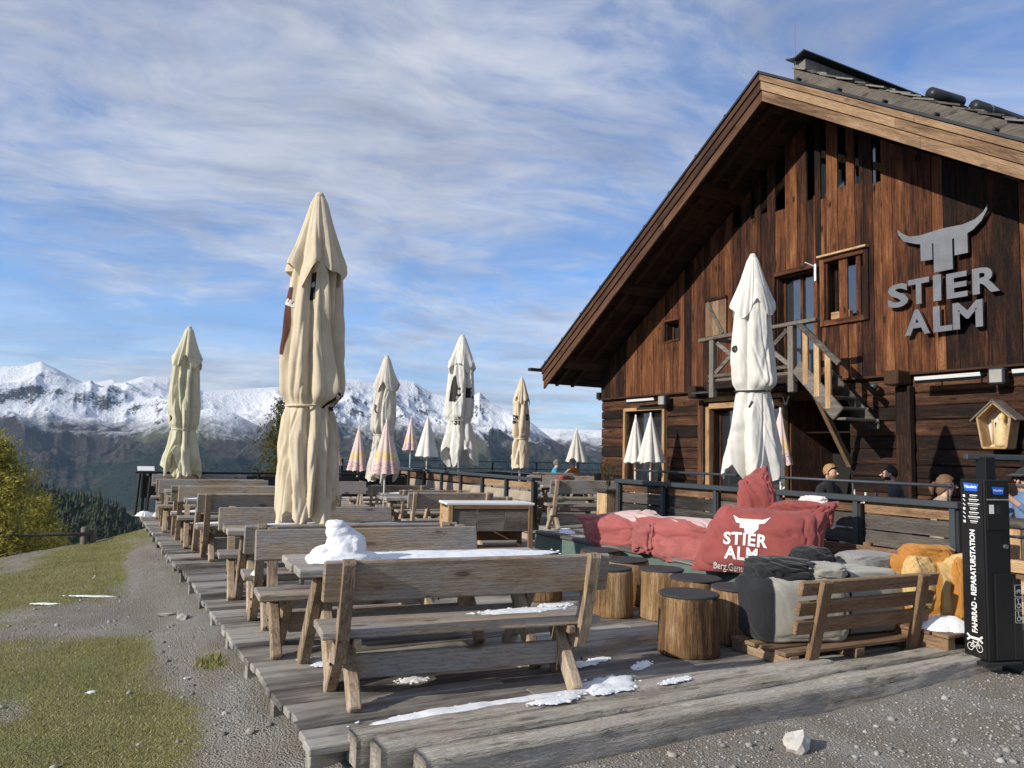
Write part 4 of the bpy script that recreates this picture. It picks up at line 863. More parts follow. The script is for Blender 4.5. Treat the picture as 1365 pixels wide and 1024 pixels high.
def make_table(L=2.0, W=.80):
    r = bpy.data.objects.new('table', None); r.empty_display_size = .1; col.objects.link(r)
    for k in range(3): MB().box((rg.uniform(-.012, .012), -W/3+W/3*k, .745), (L, W/3-.008, .052), None, .008).build('top_plank', 'deck_x' if k != 1 else 'bench_x', r)
    for s in (-1, 1):
        x = s*.74
        MB().bar((x, -.36, 0), (x, .20, .715), .075, .12, up=(0, 1, 0), ch=.010).build('leg', 'leg_z', r); MB().bar((x+s*.078, .36, 0), (x+s*.078, -.20, .715), .075, .12, up=(0, 1, 0), ch=.010).build('leg', 'leg_z', r)
        MB().box((x-s*.045, 0, .69), (.06, W-.12, .055), None, .006).build('cleat', 'leg_y', r)
    MB().box((0, 0, .33), (1.42, .042, .14), None, .006).build('stretcher', 'bench_x', r)
    return r
B0 = make_bench(); T0 = make_table(); used = {'b': False, 't': False}
def put(kind, loc, deg, label, group, sx=1):
    src = B0 if kind == 'b' else T0; o = src if not used[kind] else copy_tree(src); used[kind] = True
    o.location = loc; o.rotation_euler = (0, 0, rad(deg)); o.scale = (sx, 1, 1); tag(o, label, 'bench' if kind == 'b' else 'table', group); return o
GB, GT = 'wooden benches on the terrace', 'wooden tables on the terrace'
put('b', (2.26, 4.76, 0), -7.5, 'nearest wooden bench with its back to the front timbers', GB)
put('t', (2.28, 5.40, 0), -5, 'nearest wooden table carrying the heap of snow', GT)
put('b', (2.16, 6.12, 0), 175, 'wooden bench directly behind the snowy nearest table, facing it', GB)
put('b', (2.20, 7.08, 0), -6, 'wooden bench hidden between the nearest table set and big umbrella', GB)
put('t', (2.24, 7.98, 0), -6, 'wooden table under the biggest cream umbrella', GT)
put('b', (2.22, 8.52, 0), 174, 'wooden bench behind the big umbrella facing the front', GB)
o = put('b', (2.30, 11.2, .03), -4, 'left row bench after the open gap, its post in front', GB); put('t', (2.28, 11.85, .03), -4, 'left row third table from the front, streaked with snow', GT)
put('b', (2.22, 12.62, .03), 175, 'left row bench facing the third table', GB)
put('b', (2.18, 13.4, .03), -4, 'left row bench turned to the fourth table', GB); put('t', (2.2, 14.1, .03), -4, 'left row fourth table from the front', GT)
put('b', (2.12, 15.0, .03), 175, 'left row bench behind the fourth table', GB); put('b', (2.15, 15.9, .03), -4, 'left row bench before the pale left umbrella', GB)
put('t', (2.2, 16.75, .03), -4, 'left row last table under the pale left umbrella', GT); put('b', (2.2, 17.7, .03), 176, 'left row last bench against the black back railing', GB)
# second row on the lower deck
LZ = -.18
for i, (y, nm) in enumerate(((20.0-.4, 'farthest'), (17.5, 'middle'), (15.25, 'nearest'))):
    put('b', (6.72, y, LZ), 172, f'{nm} of three benches along the stone railing facing front', GB, .74)
    put('t', (6.60, y-.95, LZ), -8, f'{nm} of three tables along the stone railing', GT, .74)
    put('b', (6.62, y-1.7, LZ), -8, f'{nm} of three backward benches along the stone railing', GB, .74)
put('b', (5.05, 11.3, 0.03), -8, 'bench standing right behind the wooden counter cabinet', GB, .72); put('t', (5.0, 12.1, .03), -8, 'table behind the wooden counter cabinet', GT, .72); put('b', (4.2, 14.6, .03), 174, 'bench in the middle of the deck left of the pink umbrellas', GB, .7)
# upper terrace
put('b', (8.15, 11.95, .2), -16, 'dark weathered bench with curved post at the railing gap', GB, .8); put('t', (8.45, 12.75, .2), -14, 'table on the upper terrace behind the curved post bench', GT, .8)
put('b', (8.95, 13.9, .2), 166, 'bench facing the table on the upper terrace', GB, .8); put('t', (11.75, 18.0, .12), 75, 'far table between the blue and the orange jacket', GT, .9); put('b', (10.6, 16.6, .2), -15, 'far bench in front of the two seated guests', GB, .9)
put('t', (9.75, 7.25, .2), 85, 'table with bottles between the two bearded guests', GT, .8)

# counter cabinet
c_ = thing('counter_cabinet', 'waist high wooden counter with three board panels and top white from sun glare and snow', 'cabinet', (4.62, 9.05, .03), rad(-12))
MB().box((0, 0, .875), (1.16, .50, .03), None, .005).build('top', 'lampstrip', c_); MB().box((0, -.235, .835), (1.10, .03, .05), None, .004).build('rim', 'sofa_x', c_)  # top whitened in its colour for reflected sun and lying snow
for k in range(3): MB().box((-.36+.36*k, -.22, .67), (.353, .025, .28), None, .004).build('panel', 'greyrail_x', c_)
MB().box((-.545, 0, .67), (.025, .42, .30), None, .004).build('side_panel', 'framelight_y', c_); MB().box((.545, 0, .67), (.025, .42, .30), None, .004).build('side_panel', 'framelight_y', c_)
for x in (-.53, .53):
    for y in (-.22, .22): MB().box((x, y+(-.012 if y < 0 else .012), .43), (.06, .05, .86), None, .005).build('leg', 'framelight_z' if x < 0 else 'sofa_z', c_)
MB().box((0, .0, .30), (1.0, .38, .03), None, .004).build('shelf', 'sofa_x', c_); MB().box((0, .2, .45), (1.0, .03, .16), None, .004).build('back_rail', 'sofa_x', c_)
# planter box with plant at the railing end
p_ = thing('planter_post', 'pale wooden planter box with a wispy plant at the railing end', 'planter', (6.72, 9.30, .1)); MB().box((0, 0, .46), (.20, .24, .92), None, .01).build('box', 'framelight_z', p_); MB().box((0, 0, .945), (.28, .34, .04), None, .006).build('lid', 'greyrail_y', p_)
lv = []; lf = []
for i in range(260):
    a = rg.uniform(0, 6.28); h = rg.uniform(.05, .38); q = Vector((math.cos(a)*.16*h/.3*rg.random()+.02, math.sin(a)*.16*h/.3*rg.random(), .965+h)); u = Vector((rg.gauss(0, 1), rg.gauss(0, 1), rg.gauss(.6, 1))).normalized()*.05; v = u.cross(Vector((0, 0, 1)))*.25; b = len(lv); lv += [q-v, q+v, q+u]; lf.append((b, b+1, b+2))
link('foliage', npmesh('foliage', [tuple(v) for v in lv], lf, 'larchgreen', False), p_); st_ = MB()
for i in range(9): a = rg.uniform(0, 6.28); st_.tube([(0, 0, .95), (math.cos(a)*.06, math.sin(a)*.06, 1.1), (math.cos(a)*.14, math.sin(a)*.14, 1.28)], .004, 4)
st_.build('stems', 'bark', p_)

# ---- log stools
def stool(label, x, y, h, r_, seed):
    rn = random.Random(seed); root = thing('log_stool', label, 'stool', (x, y, 0), rn.uniform(0, 6), 'log stools round the bean bags'); n = 48; prof = [0, .03, .12, .25, .5, .75, .92, 1.0]; V_ = []; 
    for i, t in enumerate(prof):
        for k in range(n):
            a = 2*math.pi*k/n; rr_ = r_*(1+.03*math.sin(a*2+seed)+.02*math.sin(a*3+seed*2)+ .012*float(vnoise(k*.9, seed*3.1))+.008*float(vnoise(k*.5, t*3+seed)))*(.965 if t in (0, 1.0) else 1.0)*(1.03-.05*t); V_.append((rr_*math.cos(a), rr_*math.sin(a), h*t))
    mb = MB(); mb.add(V_, [tuple(q) for q in grid_faces(len(prof), n, True).tolist()] + [tuple(range(n))[::-1], tuple(range((len(prof)-1)*n, len(prof)*n))]); mb.build('log', 'stump_z', root, True)
    tp = MB(); tp.lathe([(r_*.955, h-.004), (r_*.985, h+.004), (r_*.98, h+.014), (r_*.93, h+.019)], 40); tp.build('seat_pad', 'rubberdark', root)
stool('front log stool with the long bare scar, nearest the camera', 4.35, 4.88, .455, .245, 1); stool('log stool left of the row just behind the nearest bench end', 4.62, 6.32, .445, .215, 2); stool('log stool in front of the middle red bean bag', 5.02, 6.02, .455, .215, 3)
stool('log stool right behind the front one, half hidden', 4.98, 5.50, .45, .24, 4); stool('log stool touching the black and grey bean bag', 4.98, 4.98, .45, .225, 5); stool('log stool in the shade behind the left one', 5.16, 6.78, .44, .24, 6); stool('farthest log stool below the left red bean bag', 5.28, 7.42, .46, .23, 7); stool('lone short log stool seen under the nearest bench back', 4.42, 7.32, .40, .24, 8)

# ---- soft bags
def blob(name, mat, parent, dims, seed, loc=(0, 0, 0), rz=0, fold=.05, ears=(), p=(.7, .6), nu=150, nv=96, sag=.0, kind=None):
    u = np.linspace(0, 2*np.pi, nu, endpoint=False); v = np.linspace(-np.pi/2, np.pi/2, nv); U, Vv = np.meshgrid(u, v); sg_ = lambda a, e: np.sign(a)*np.abs(a)**e
    x = sg_(np.cos(Vv), p[1])*sg_(np.cos(U), p[0]); y = sg_(np.cos(Vv), p[1])*sg_(np.sin(U), p[0]); z = sg_(np.sin(Vv), p[1])
    d = np.stack([np.cos(Vv)*np.cos(U), np.cos(Vv)*np.sin(U), np.sin(Vv)], -1)
    q0, q1 = d[..., 0]*1.6+d[..., 2]*1.1+seed*1.7, d[..., 1]*1.6-d[..., 2]*1.5+seed
    w0_ = fbm(q0, q1, 3, seed+2)*.9; q0 = q0+w0_; q1 = q1-w0_
    crease = 1-2.2*np.abs(vnoise(q0*2.1, q1*2.1, seed+5))**.55; crease2 = 1-2.2*np.abs(vnoise(q0*4.3, q1*4.3, seed+6))**.6
    wr = fbm(d[..., 0]*1.7+seed, d[..., 1]*1.7+d[..., 2]*2.2, 2, seed)*.9 - .50*crease - .12*crease2
    s = 1+fold*wr; top = np.clip((z+.2), 0, 1); s = s*(1-sag*(1-top)*0)
    X = np.stack([x*s*dims[0]/2, y*s*dims[1]/2, z*s*dims[2]/2], -1)
    for (dr, amt, wid) in ears:
        dv = np.array(dr, float); dv /= np.linalg.norm(dv); k = np.exp(-((1-(d@dv))/wid)**1.0); X = X + (dv*amt)[None, None]*k[..., None]*(1+.35*wr[..., None])
    lo = -dims[2]/2*.82; X[..., 2] = np.where(X[..., 2] < lo, lo+(X[..., 2]-lo)*.15, X[..., 2])
    X[..., 2] -= X[..., 2].min()
    me = npmesh(name, X.reshape(-1, 3), grid_faces(nv, nu, True), mat); o = link(name, me, parent, loc, rz); return o
def decal(text, size, tgt, origin, right, up, mat, parent, offset=.0, lift=.006, spacing=1.0, extra=None, cuts=2, name='print'):
    """text laid on to the surface of tgt: cast from a plane in front of it along -normal (parent space)"""
    right = Vector(right).normalized(); up = Vector(up); up = (up-right*up.dot(right)).normalized(); nrm = right.cross(up)
    if extra is None: me = text_mesh(text, size, 0, offset, spacing)
    else: me = extra
    bm = bmesh.new(); bm.from_mesh(me); bmesh.ops.triangulate(bm, faces=bm.faces)
    bmesh.ops.subdivide_edges(bm, edges=bm.edges, cuts=cuts, use_grid_fill=True)
    tv = [v.co.copy() for v in tgt.data.vertices]; mx = tgt.matrix_basis; bv = BVHTree.FromPolygons([mx @ c for c in tv], [tuple(p.vertices) for p in tgt.data.polygons]); dead = []
    for v in bm.verts:
        q = Vector(origin) + right*v.co.x + up*v.co.y; hit = bv.ray_cast(q, -nrm)
        if hit[0] is None: dead.append(v); continue
        v.co = hit[0] + nrm*lift
    bmesh.ops.delete(bm, geom=dead, context='VERTS'); m2 = bpy.data.meshes.new('print'); bm.to_mesh(m2); bm.free(); m2.materials.append(M(mat)); return link(name, m2, parent)
def flat(poly):
    me = bpy.data.meshes.new('flat'); bm = bmesh.new(); bm.faces.new([bm.verts.new((x, y, 0)) for x, y in poly]); bmesh.ops.triangulate(bm, faces=bm.faces); bmesh.ops.subdivide_edges(bm, edges=bm.edges, cuts=2, use_grid_fill=True); bm.to_mesh(me); bm.free(); return me
def bag_mat(key, c1, c2, axis, thr, nz=.05, soft=.006):
    m, t, b = new_mat(key); tcn = t.new('ShaderNodeTexCoord'); o = tcn.outputs['Object']; ax = t.new('ShaderNodeSeparateXYZ', i={0: o}).outputs['xyz'.index(axis)]; n = t.noise(o, 1.7, 3, .45, .5)
    f = t.ramp(t.math('ADD', .5, t.math('MULTIPLY', t.math('ADD', t.math('SUBTRACT', ax, thr), t.math('MULTIPLY', t.math('SUBTRACT', n, .5), nz)), 1.0)), [(.5-soft, 0.0), (.5+soft, 1.0)])
    big_ = t.noise(o, 5, 6, .6); c = t.mix(f, t.mix(big_, [x*.72 for x in c1], [x*1.2 for x in c1]), t.mix(big_, [x*.8 for x in c2], [min(1, x*1.12) for x in c2])); t.l.new(c, b.inputs['Base Color']); b.inputs['Roughness'].default_value = .88; b.inputs['Specular IOR Level'].default_value = .15; b.inputs['Sheen Weight'].default_value = .15
    cr = t.noise(t.mapping(o, (8, 8, 14)), 1.6, 6, .6, 1.5); bp = t.new('ShaderNodeBump', i={'Strength': .16, 'Distance': .02, 'Height': cr}); t.l.new(bp.outputs[0], b.inputs['Normal'])
RED, WHT = (.40, .105, .100), (.72, .64, .62)
bag_mat('redwhite1', (.36, .105, .098), (.60, .43, .41), 'z', .335, .55, .004); bag_mat('redwhite2', (.36, .105, .098), (.60, .43, .41), 'z', .375, .50, .004); bag_mat('blackgrey', (.020, .021, .024), (.36, .345, .30), 'x', -.30, .02); bag_mat('blackgrey2', (.020, .021, .024), (.40, .39, .345), 'x', -.22, .02); bag_mat('orangeyellow', (.42, .19, .04), (.55, .38, .16), 'x', .0, 1.2, .02)
bg_ = thing('bean_bag', 'tall dark red bean bag printed STIER ALM with its neck pulled up', 'bean bag', (5.86, 5.52, .46), rad(-47), 'red bean bags on the seat platform')
b_ = blob('bag_body', 'red', bg_, (1.06, .66, .64), 3, loc=(0, 0, 0), fold=.045, ears=(((-.85, -.25, -.45), .17, .10), ((.8, .2, .6), .16, .10), ((-.4, .0, .8), .05, .12)), p=(.66, .62))
blob('bag_neck', 'red', bg_, (.36, .28, .60), 5, loc=(-.05, .06, .34), fold=.13, ears=(((.15, .1, 1), .12, .05), ((-.5, 0, -.8), .10, .1))); blob('bag_collar', 'red', bg_, (.62, .30, .26), 6, loc=(.32, .06, .46), rz=.1, fold=.14, ears=(((.9, 0, .5), .10, .06),)); blob('bag_lining', 'bagwhite', bg_, (.26, .18, .12), 7, loc=(.47, .13, .64), fold=.12)
ori = Vector((-.02, -.75, .52)); rgt, upv = Vector((1, .0, -.06)), Vector((0.02, .42, .9))
decal('STIER', .150, b_, ori+Vector((-.13, 0, .01)), rgt, upv, 'white', bg_, .005, spacing=1.1); decal('ALM', .145, b_, ori+Vector((-.16, 0, -.125)), rgt, upv, 'white', bg_, .005, spacing=1.12); decal('Berg.Genuss.Nauders', .066, b_, ori+Vector((-.13, 0, -.25)), rgt, upv, 'white', bg_, .0005, spacing=1.0)
hd = flat([(-.15, .12), (-.12, .04), (-.085, .035), (-.085, -.01), (-.045, -.01), (-.045, .04), (-.032, .04), (-.032, -.06), (.032, -.06), (.032, .04), (.045, .04), (.045, -.01), (.085, -.01), (.085, .035), (.14, .05), (.19, .12), (.12, .085), (.0, .08), (-.09, .08)])
decal('', 0, b_, ori+Vector((-.09, 0, .135)), rgt, upv, 'white', bg_, extra=hd, cuts=1, name='bull_print'); seam = MB()
bg2 = thing('bean_bag', 'middle red bean bag with a broad pale band, slumped over', 'bean bag', (5.90, 6.62, .46), rad(-62), 'red bean bags on the seat platform'); blob('bag_body', 'redwhite2', bg2, (.98, .66, .46), 12, fold=.07, ears=(((.85, .15, .6), .22, .06), ((-.75, -.3, .6), .12, .1)), p=(.66, .6)); blob('bag_collar', 'redlight', bg2, (.34, .4, .4), 17, loc=(-.42, -.12, .02), fold=.16)
blob('bag_base', 'redlight', bg2, (.9, .5, .3), 19, loc=(.1, -.14, -.03), fold=.08)
bg3 = thing('bean_bag', 'leftmost red bean bag with a pale flap hanging to the left', 'bean bag', (5.88, 7.72, .46), rad(-66), 'red bean bags on the seat platform'); blob('bag_body', 'redwhite1', bg3, (1.0, .64, .40), 29, fold=.085, ears=(((-1, -.1, .25), .20, .06), ((.3, .2, 1), .08, .1)), p=(.7, .6))

# ---- slat sofa frame (back to the camera) and its bags
so_ = thing('slat_sofa', 'brown slat sofa frame standing with its back to the front timbers', 'sofa', (5.50, 4.13, 0.0), rad(-2))
for k, zc in enumerate((.605, .455, .315)): MB().box((-.02*k-.0, -.03-.045*(2-k)*.5, zc), (1.56-.02*k, .045, .105), (rad(14), 0, 0), .006).build('slat', 'sofa_x', so_)
for x in (-.56, .56): MB().bar((x-.03*(1 if x < 0 else 0), .01, .01), (x, -.13, .655), .105, .045, up=(0, 1, 0)).build('post', 'sofa_z', so_)
for yy in (.10, .26, .42, .58): MB().box((0, yy, .10), (1.62, .11, .03), None, .005).build('pallet_slat', 'sofa_x', so_)
for x in (-.72, 0, .72): MB().box((x, .35, .042), (.1, .62, .08), None, .006).build('pallet_block', 'sofa_y', so_)
bb = thing('bean_bag', 'bulky black and grey bean bag leaning in the slat sofa', 'bean bag', (5.20, 4.60, .118), rad(-18), 'grey bean bags in the slat sofa'); blob('bag_body', 'blackgrey', bb, (.82, .60, .56), 41, fold=.03, p=(.42, .42)); blob('bag_collar', 'bagblack', bb, (.52, .5, .2), 43, loc=(-.10, .0, .44), fold=.14); blob('bag_flap', 'baggrey', bb, (.42, .36, .13), 44, loc=(.20, -.08, .48), fold=.10)
bb2 = thing('bean_bag', 'grey bean bag with a black collar behind the sofa back', 'bean bag', (5.92, 4.62, .118), rad(-8), 'grey bean bags in the slat sofa'); blob('bag_body', 'blackgrey2', bb2, (.94, .58, .60), 47, fold=.035, p=(.5, .42)); blob('bag_flap', 'baggrey2', bb2, (.56, .34, .16), 48, loc=(.22, -.02, .50), fold=.07); blob('bag_collar', 'bagblack', bb2, (.32, .34, .24), 49, loc=(-.34, .05, .47), fold=.12)
bb3 = thing('bean_bag', 'crumpled orange and yellow bean bag left of the repair station', 'bean bag', (6.52, 4.26, .19), rad(-45), None); blob('bag_body', 'orangeyellow', bb3, (.56, .40, .62), 55, fold=.10, ears=(((-.8, -.2, .6), .16, .08), ((.6, -.3, .5), .12, .1)), p=(.7, .7)); blob('bag_fold', 'bagyellow', bb3, (.26, .20, .46), 57, loc=(-.10, -.16, .14), rz=.5, fold=.12)
blob('bag_fold', 'bagorange', bb3, (.17, .15, .58), 58, loc=(.22, -.14, .02), rz=.2, fold=.13); blob('bag_fold', 'bagorange', bb3, (.44, .26, .22), 59, loc=(0, -.02, .46), rz=.2, fold=.14)
pl2 = thing('pallet_base', 'dark pallet base carrying snow beside the repair station', 'pallet', (6.48, 4.16, 0)); 
for k in range(4): MB().box((0, -.24+.16*k, .175), (.68, .14, .03), None, .005).build('slat', 'sofa_x', pl2)
for x in (-.28, .28): MB().box((x, 0, .08), (.1, .6, .155), None, .006).build('block', 'sofa_y', pl2)
# slatted bench along the railing
sb_ = thing('slat_bench', 'long brown slatted bench back running along the railing', 'bench', (6.66, 4.98, 0))
for zc in (.69, .54, .39): MB().box((0, 0, zc), (.035, 1.6, .12), None, .005).build('back_slat', 'sofa_y', sb_)
for yy in (-.72, 0, .72): MB().box((.042, yy, .4), (.05, .08, .76), None, .005).build('post', 'sofa_z', sb_)

# ---- bicycle repair station
rs = thing('repair_station', 'tall black bicycle repair station lettered FAHRRAD - REPARATURSTATION', 'repair station', (6.36, 3.66, .02), rad(-15))
MB().box((0, 0, .72), (.24, .24, 1.40), None, .008).build('body', 'black', rs); MB().box((0, 0, .01), (.34, .30, .02), None, .004).build('base_plate', 'darkmetal', rs); MB().box((-.122, 0, .71), (.012, .21, 1.36), None, .003).build('front_panel', 'panelblack', rs)
MB().box((.045, -.125, .36), (.20, .02, .66), None, .004).build('service_box', 'black', rs); MB().box((.15, -.06, .34), (.08, .16, .62), None, .006).build('side_box', 'black', rs)
MB().box((0, -.124, 1.21), (.215, .010, .36), None, .003).build('notice_panel', 'panelblack', rs)
MB().box((.02, .0, 1.50), (.10, .10, .20), None, .005).build('neck', 'black', rs); MB().bar((-.12, .06, 1.60), (.62, -.12, 1.60), .06, .045).build('hanger_arm', 'slatemetal', rs)
hr = MB(); hr.tube([(.10, -.13, .98), (.13, -.20, .98), (.40, -.24, .975)], [.010, .014, .018], 8); hr.build('lever', 'darkmetal', rs, True); MB().lathe([(.018, -.01), (.018, .01)], 12).build('lock', 'steel', rs, loc=(.06, -.132, .90), rot=(rad(90), 0, 0))
def stick(me, parent, origin, right, up, mat, name):
    right = Vector(right); up = Vector(up); 
    for v in me.vertices: v.co = Vector(origin)+right*v.co.x+up*v.co.y
    me.materials.clear(); me.materials.append(M(mat)); return link(name, me, parent)
xf = -.1305
tm = text_mesh('FAHRRAD - REPARATURSTATION', .066, 0, .0022); wd_ = max(v.co.x for v in tm.vertices)-min(v.co.x for v in tm.vertices)
for v in tm.vertices: v.co.x *= .80/wd_; v.co.y *= 1.05
stick(tm, rs, (xf, -.005, .62), (0, 0, 1), (0, 1, 0), 'white', 'lettering')
bdg = flat([(-.075, .035), (.075, .028), (.062, -.03), (-.058, -.028)]); stick(bdg, rs, (xf, .0, 1.355), (0, -1, 0), (0, 0, 1), 'blue', 'blue_badge'); stick(text_mesh('Nauders', .034, 0, .0012), rs, (xf-.0015, 0, 1.36), (0, -1, 0), (0, 0, 1), 'white', 'badge_lettering')
bdg = flat([(-.06, .032), (.06, .026), (.05, -.03), (-.045, -.028)]); stick(bdg, rs, (0, -.1305, 1.335), (1, 0, 0), (0, 0, 1), 'blue', 'blue_badge'); stick(text_mesh('Nauders', .026, 0, .0008), rs, (0, -.132, 1.338), (1, 0, 0), (0, 0, 1), 'white', 'badge_lettering')
stick(text_mesh('FAHRRADREPARATURSTATION', .0155, 0, .0), rs, (0, -.1305, 1.265), (1, 0, 0), (0, 0, 1), 'white', 'notice_lettering')
for k in range(7):
    zz_ = 1.285-.034*k; L_ = .075+.02*((k*37) % 3); mb = MB(); mb.box((xf, -.025+ (0), zz_+.008), (.001, L_, .007)); mb.box((xf, -.02, zz_-.006), (.001, L_*.8, .003)); mb.box((xf, .068, zz_), (.001, .028, .007), (rad(35), 0, 0)); mb.box((xf-.0005, .068, zz_), (.001, .02, .02)) if k % 3 == 0 else None; mb.build('tool_legend', 'white', rs)
for x in (-.065, .0): 
    mb = MB(); mb.box((x, -.1305, 1.19), (.045, .001, .07)); mb.build('pictogram', 'lampstrip' if x < 0 else 'darkmetal', rs)
def ring(cx, cy, r_, w_, n=20):
    vs = []; fs = []
    for k in range(n):
        a = 2*math.pi*k/n; vs += [(cx+(r_-w_)*math.cos(a), cy+(r_-w_)*math.sin(a), 0), (cx+r_*math.cos(a), cy+r_*math.sin(a), 0)]; k2 = (k+1) % n; fs.append((2*k, 2*k+1, 2*k2+1, 2*k2))
    return vs, fs
def line2(a, b, w_):
    a, b = Vector((*a, 0)), Vector((*b, 0)); d = (b-a).normalized(); q = Vector((-d.y, d.x, 0))*w_/2; return [a-q, b-q, b+q, a+q], [(0, 1, 2, 3)]
def bike(s):
    mb = MB()
    for cx in (-.55, .55): mb.add(*ring(cx*s, 0, .38*s, .06*s))
    for a, b in (((-.55, 0), (-.2, .5)), ((-.55, 0), (-.05, 0)), ((-.05, 0), (.38, .5)), ((-.2, .5), (.38, .5)), ((-.2, .5), (-.05, 0)), ((.38, .62), (.55, 0)), ((-.3, .6), (-.1, .6)), ((.28, .68), (.48, .64))): mb.add(*line2((a[0]*s, a[1]*s), (b[0]*s, b[1]*s), .07*s))
    return mb.mesh('bike')
stick(bike(.080), rs, (xf, .0, .105), (0, -1, 0), (0, 0, 1), 'white', 'bicycle_emblem')
wrn = MB(); wrn.add(*line2((-.05, 0), (.05, 0), .02)); 
for cx, sg_ in ((-.068, -1), (.068, 1)): wrn.add(*line2((cx-sg_*.018, -.006), (cx+sg_*.006, -.024), .016)); wrn.add(*line2((cx-sg_*.018, .006), (cx+sg_*.006, .024), .016))
stick(wrn.mesh('wr'), rs, (xf, .0, .175), (0, -1, 0), (0, 0, 1), 'white', 'wrench_emblem')
for k, zz_ in enumerate((.56, .46, .36)):
    mb = MB(); x0, y0 = .155, -.1425
    for (dx, dz, sx_, sz_) in ((0, .045, .07, .002), (0, -.045, .07, .002), (-.035, 0, .002, .09), (.035, 0, .002, .09)): mb.box((x0+dx, y0, zz_+dz), (sx_, .001, sz_))
    mb.build('pictogram_frame', 'lampstrip', rs)
    if k == 0: stick(bike(.03), rs, (x0, y0, zz_-.008), (1, 0, 0), (0, 0, 1), 'lampstrip', 'pictogram')
    else:
        mb = MB(); mb.add(*ring(-.004, -.015, .018, .004)); mb.add(*line2((-.006, .028), (-.002, -.002), .006)); mb.add(*line2((-.002, .0), (.016, -.002), .005)); mb.add(*line2((.016, 0), (.022, -.022), .005)); mb.add(*ring(-.008, .033, .005, .005, 8)); stick(mb.mesh('wc'), rs, (x0, y0, zz_), (1, 0, 0), (0, 0, 1), 'lampstrip', 'pictogram')
# wooden counter at the right edge, upper terrace
wc = thing('plank_counter', 'pale upright plank counter at the right edge behind the repair station', 'counter', (8.05, 4.05, .2))
for k in range(12): MB().box((-.3, -.9+.15*k, .38), (.03, .142, .76), None, .004).build('board', 'framelight_z' if k % 3 else 'greyrail_z', wc)
MB().box((-.05, -.1, .80), (.6, 1.95, .06), None, .008).build('top', 'fenceboard_y', wc)
sb2 = thing('slat_bench', 'lighter slat bench at the right edge past the repair station', 'bench', (7.35, 3.55, 0)); 
for zc in (.30, .48, .66): MB().box((0, 0, zc), (.04, 1.0, .11), None, .005).build('slat', 'framelight_y', sb2)
for yy in (-.4, .4): MB().box((.042, yy, .36), (.05, .08, .72), None, .005).build('post', 'sofa_z', sb2)
mp = thing('ground_plate', 'flat dark rubber mat at the foot of the repair station', 'mat', (6.95, 3.60, -.055), rad(4)); MB().box((0, 0, .0), (.85, .34, .03), None, .006).build('mat', 'rubberdark', mp)

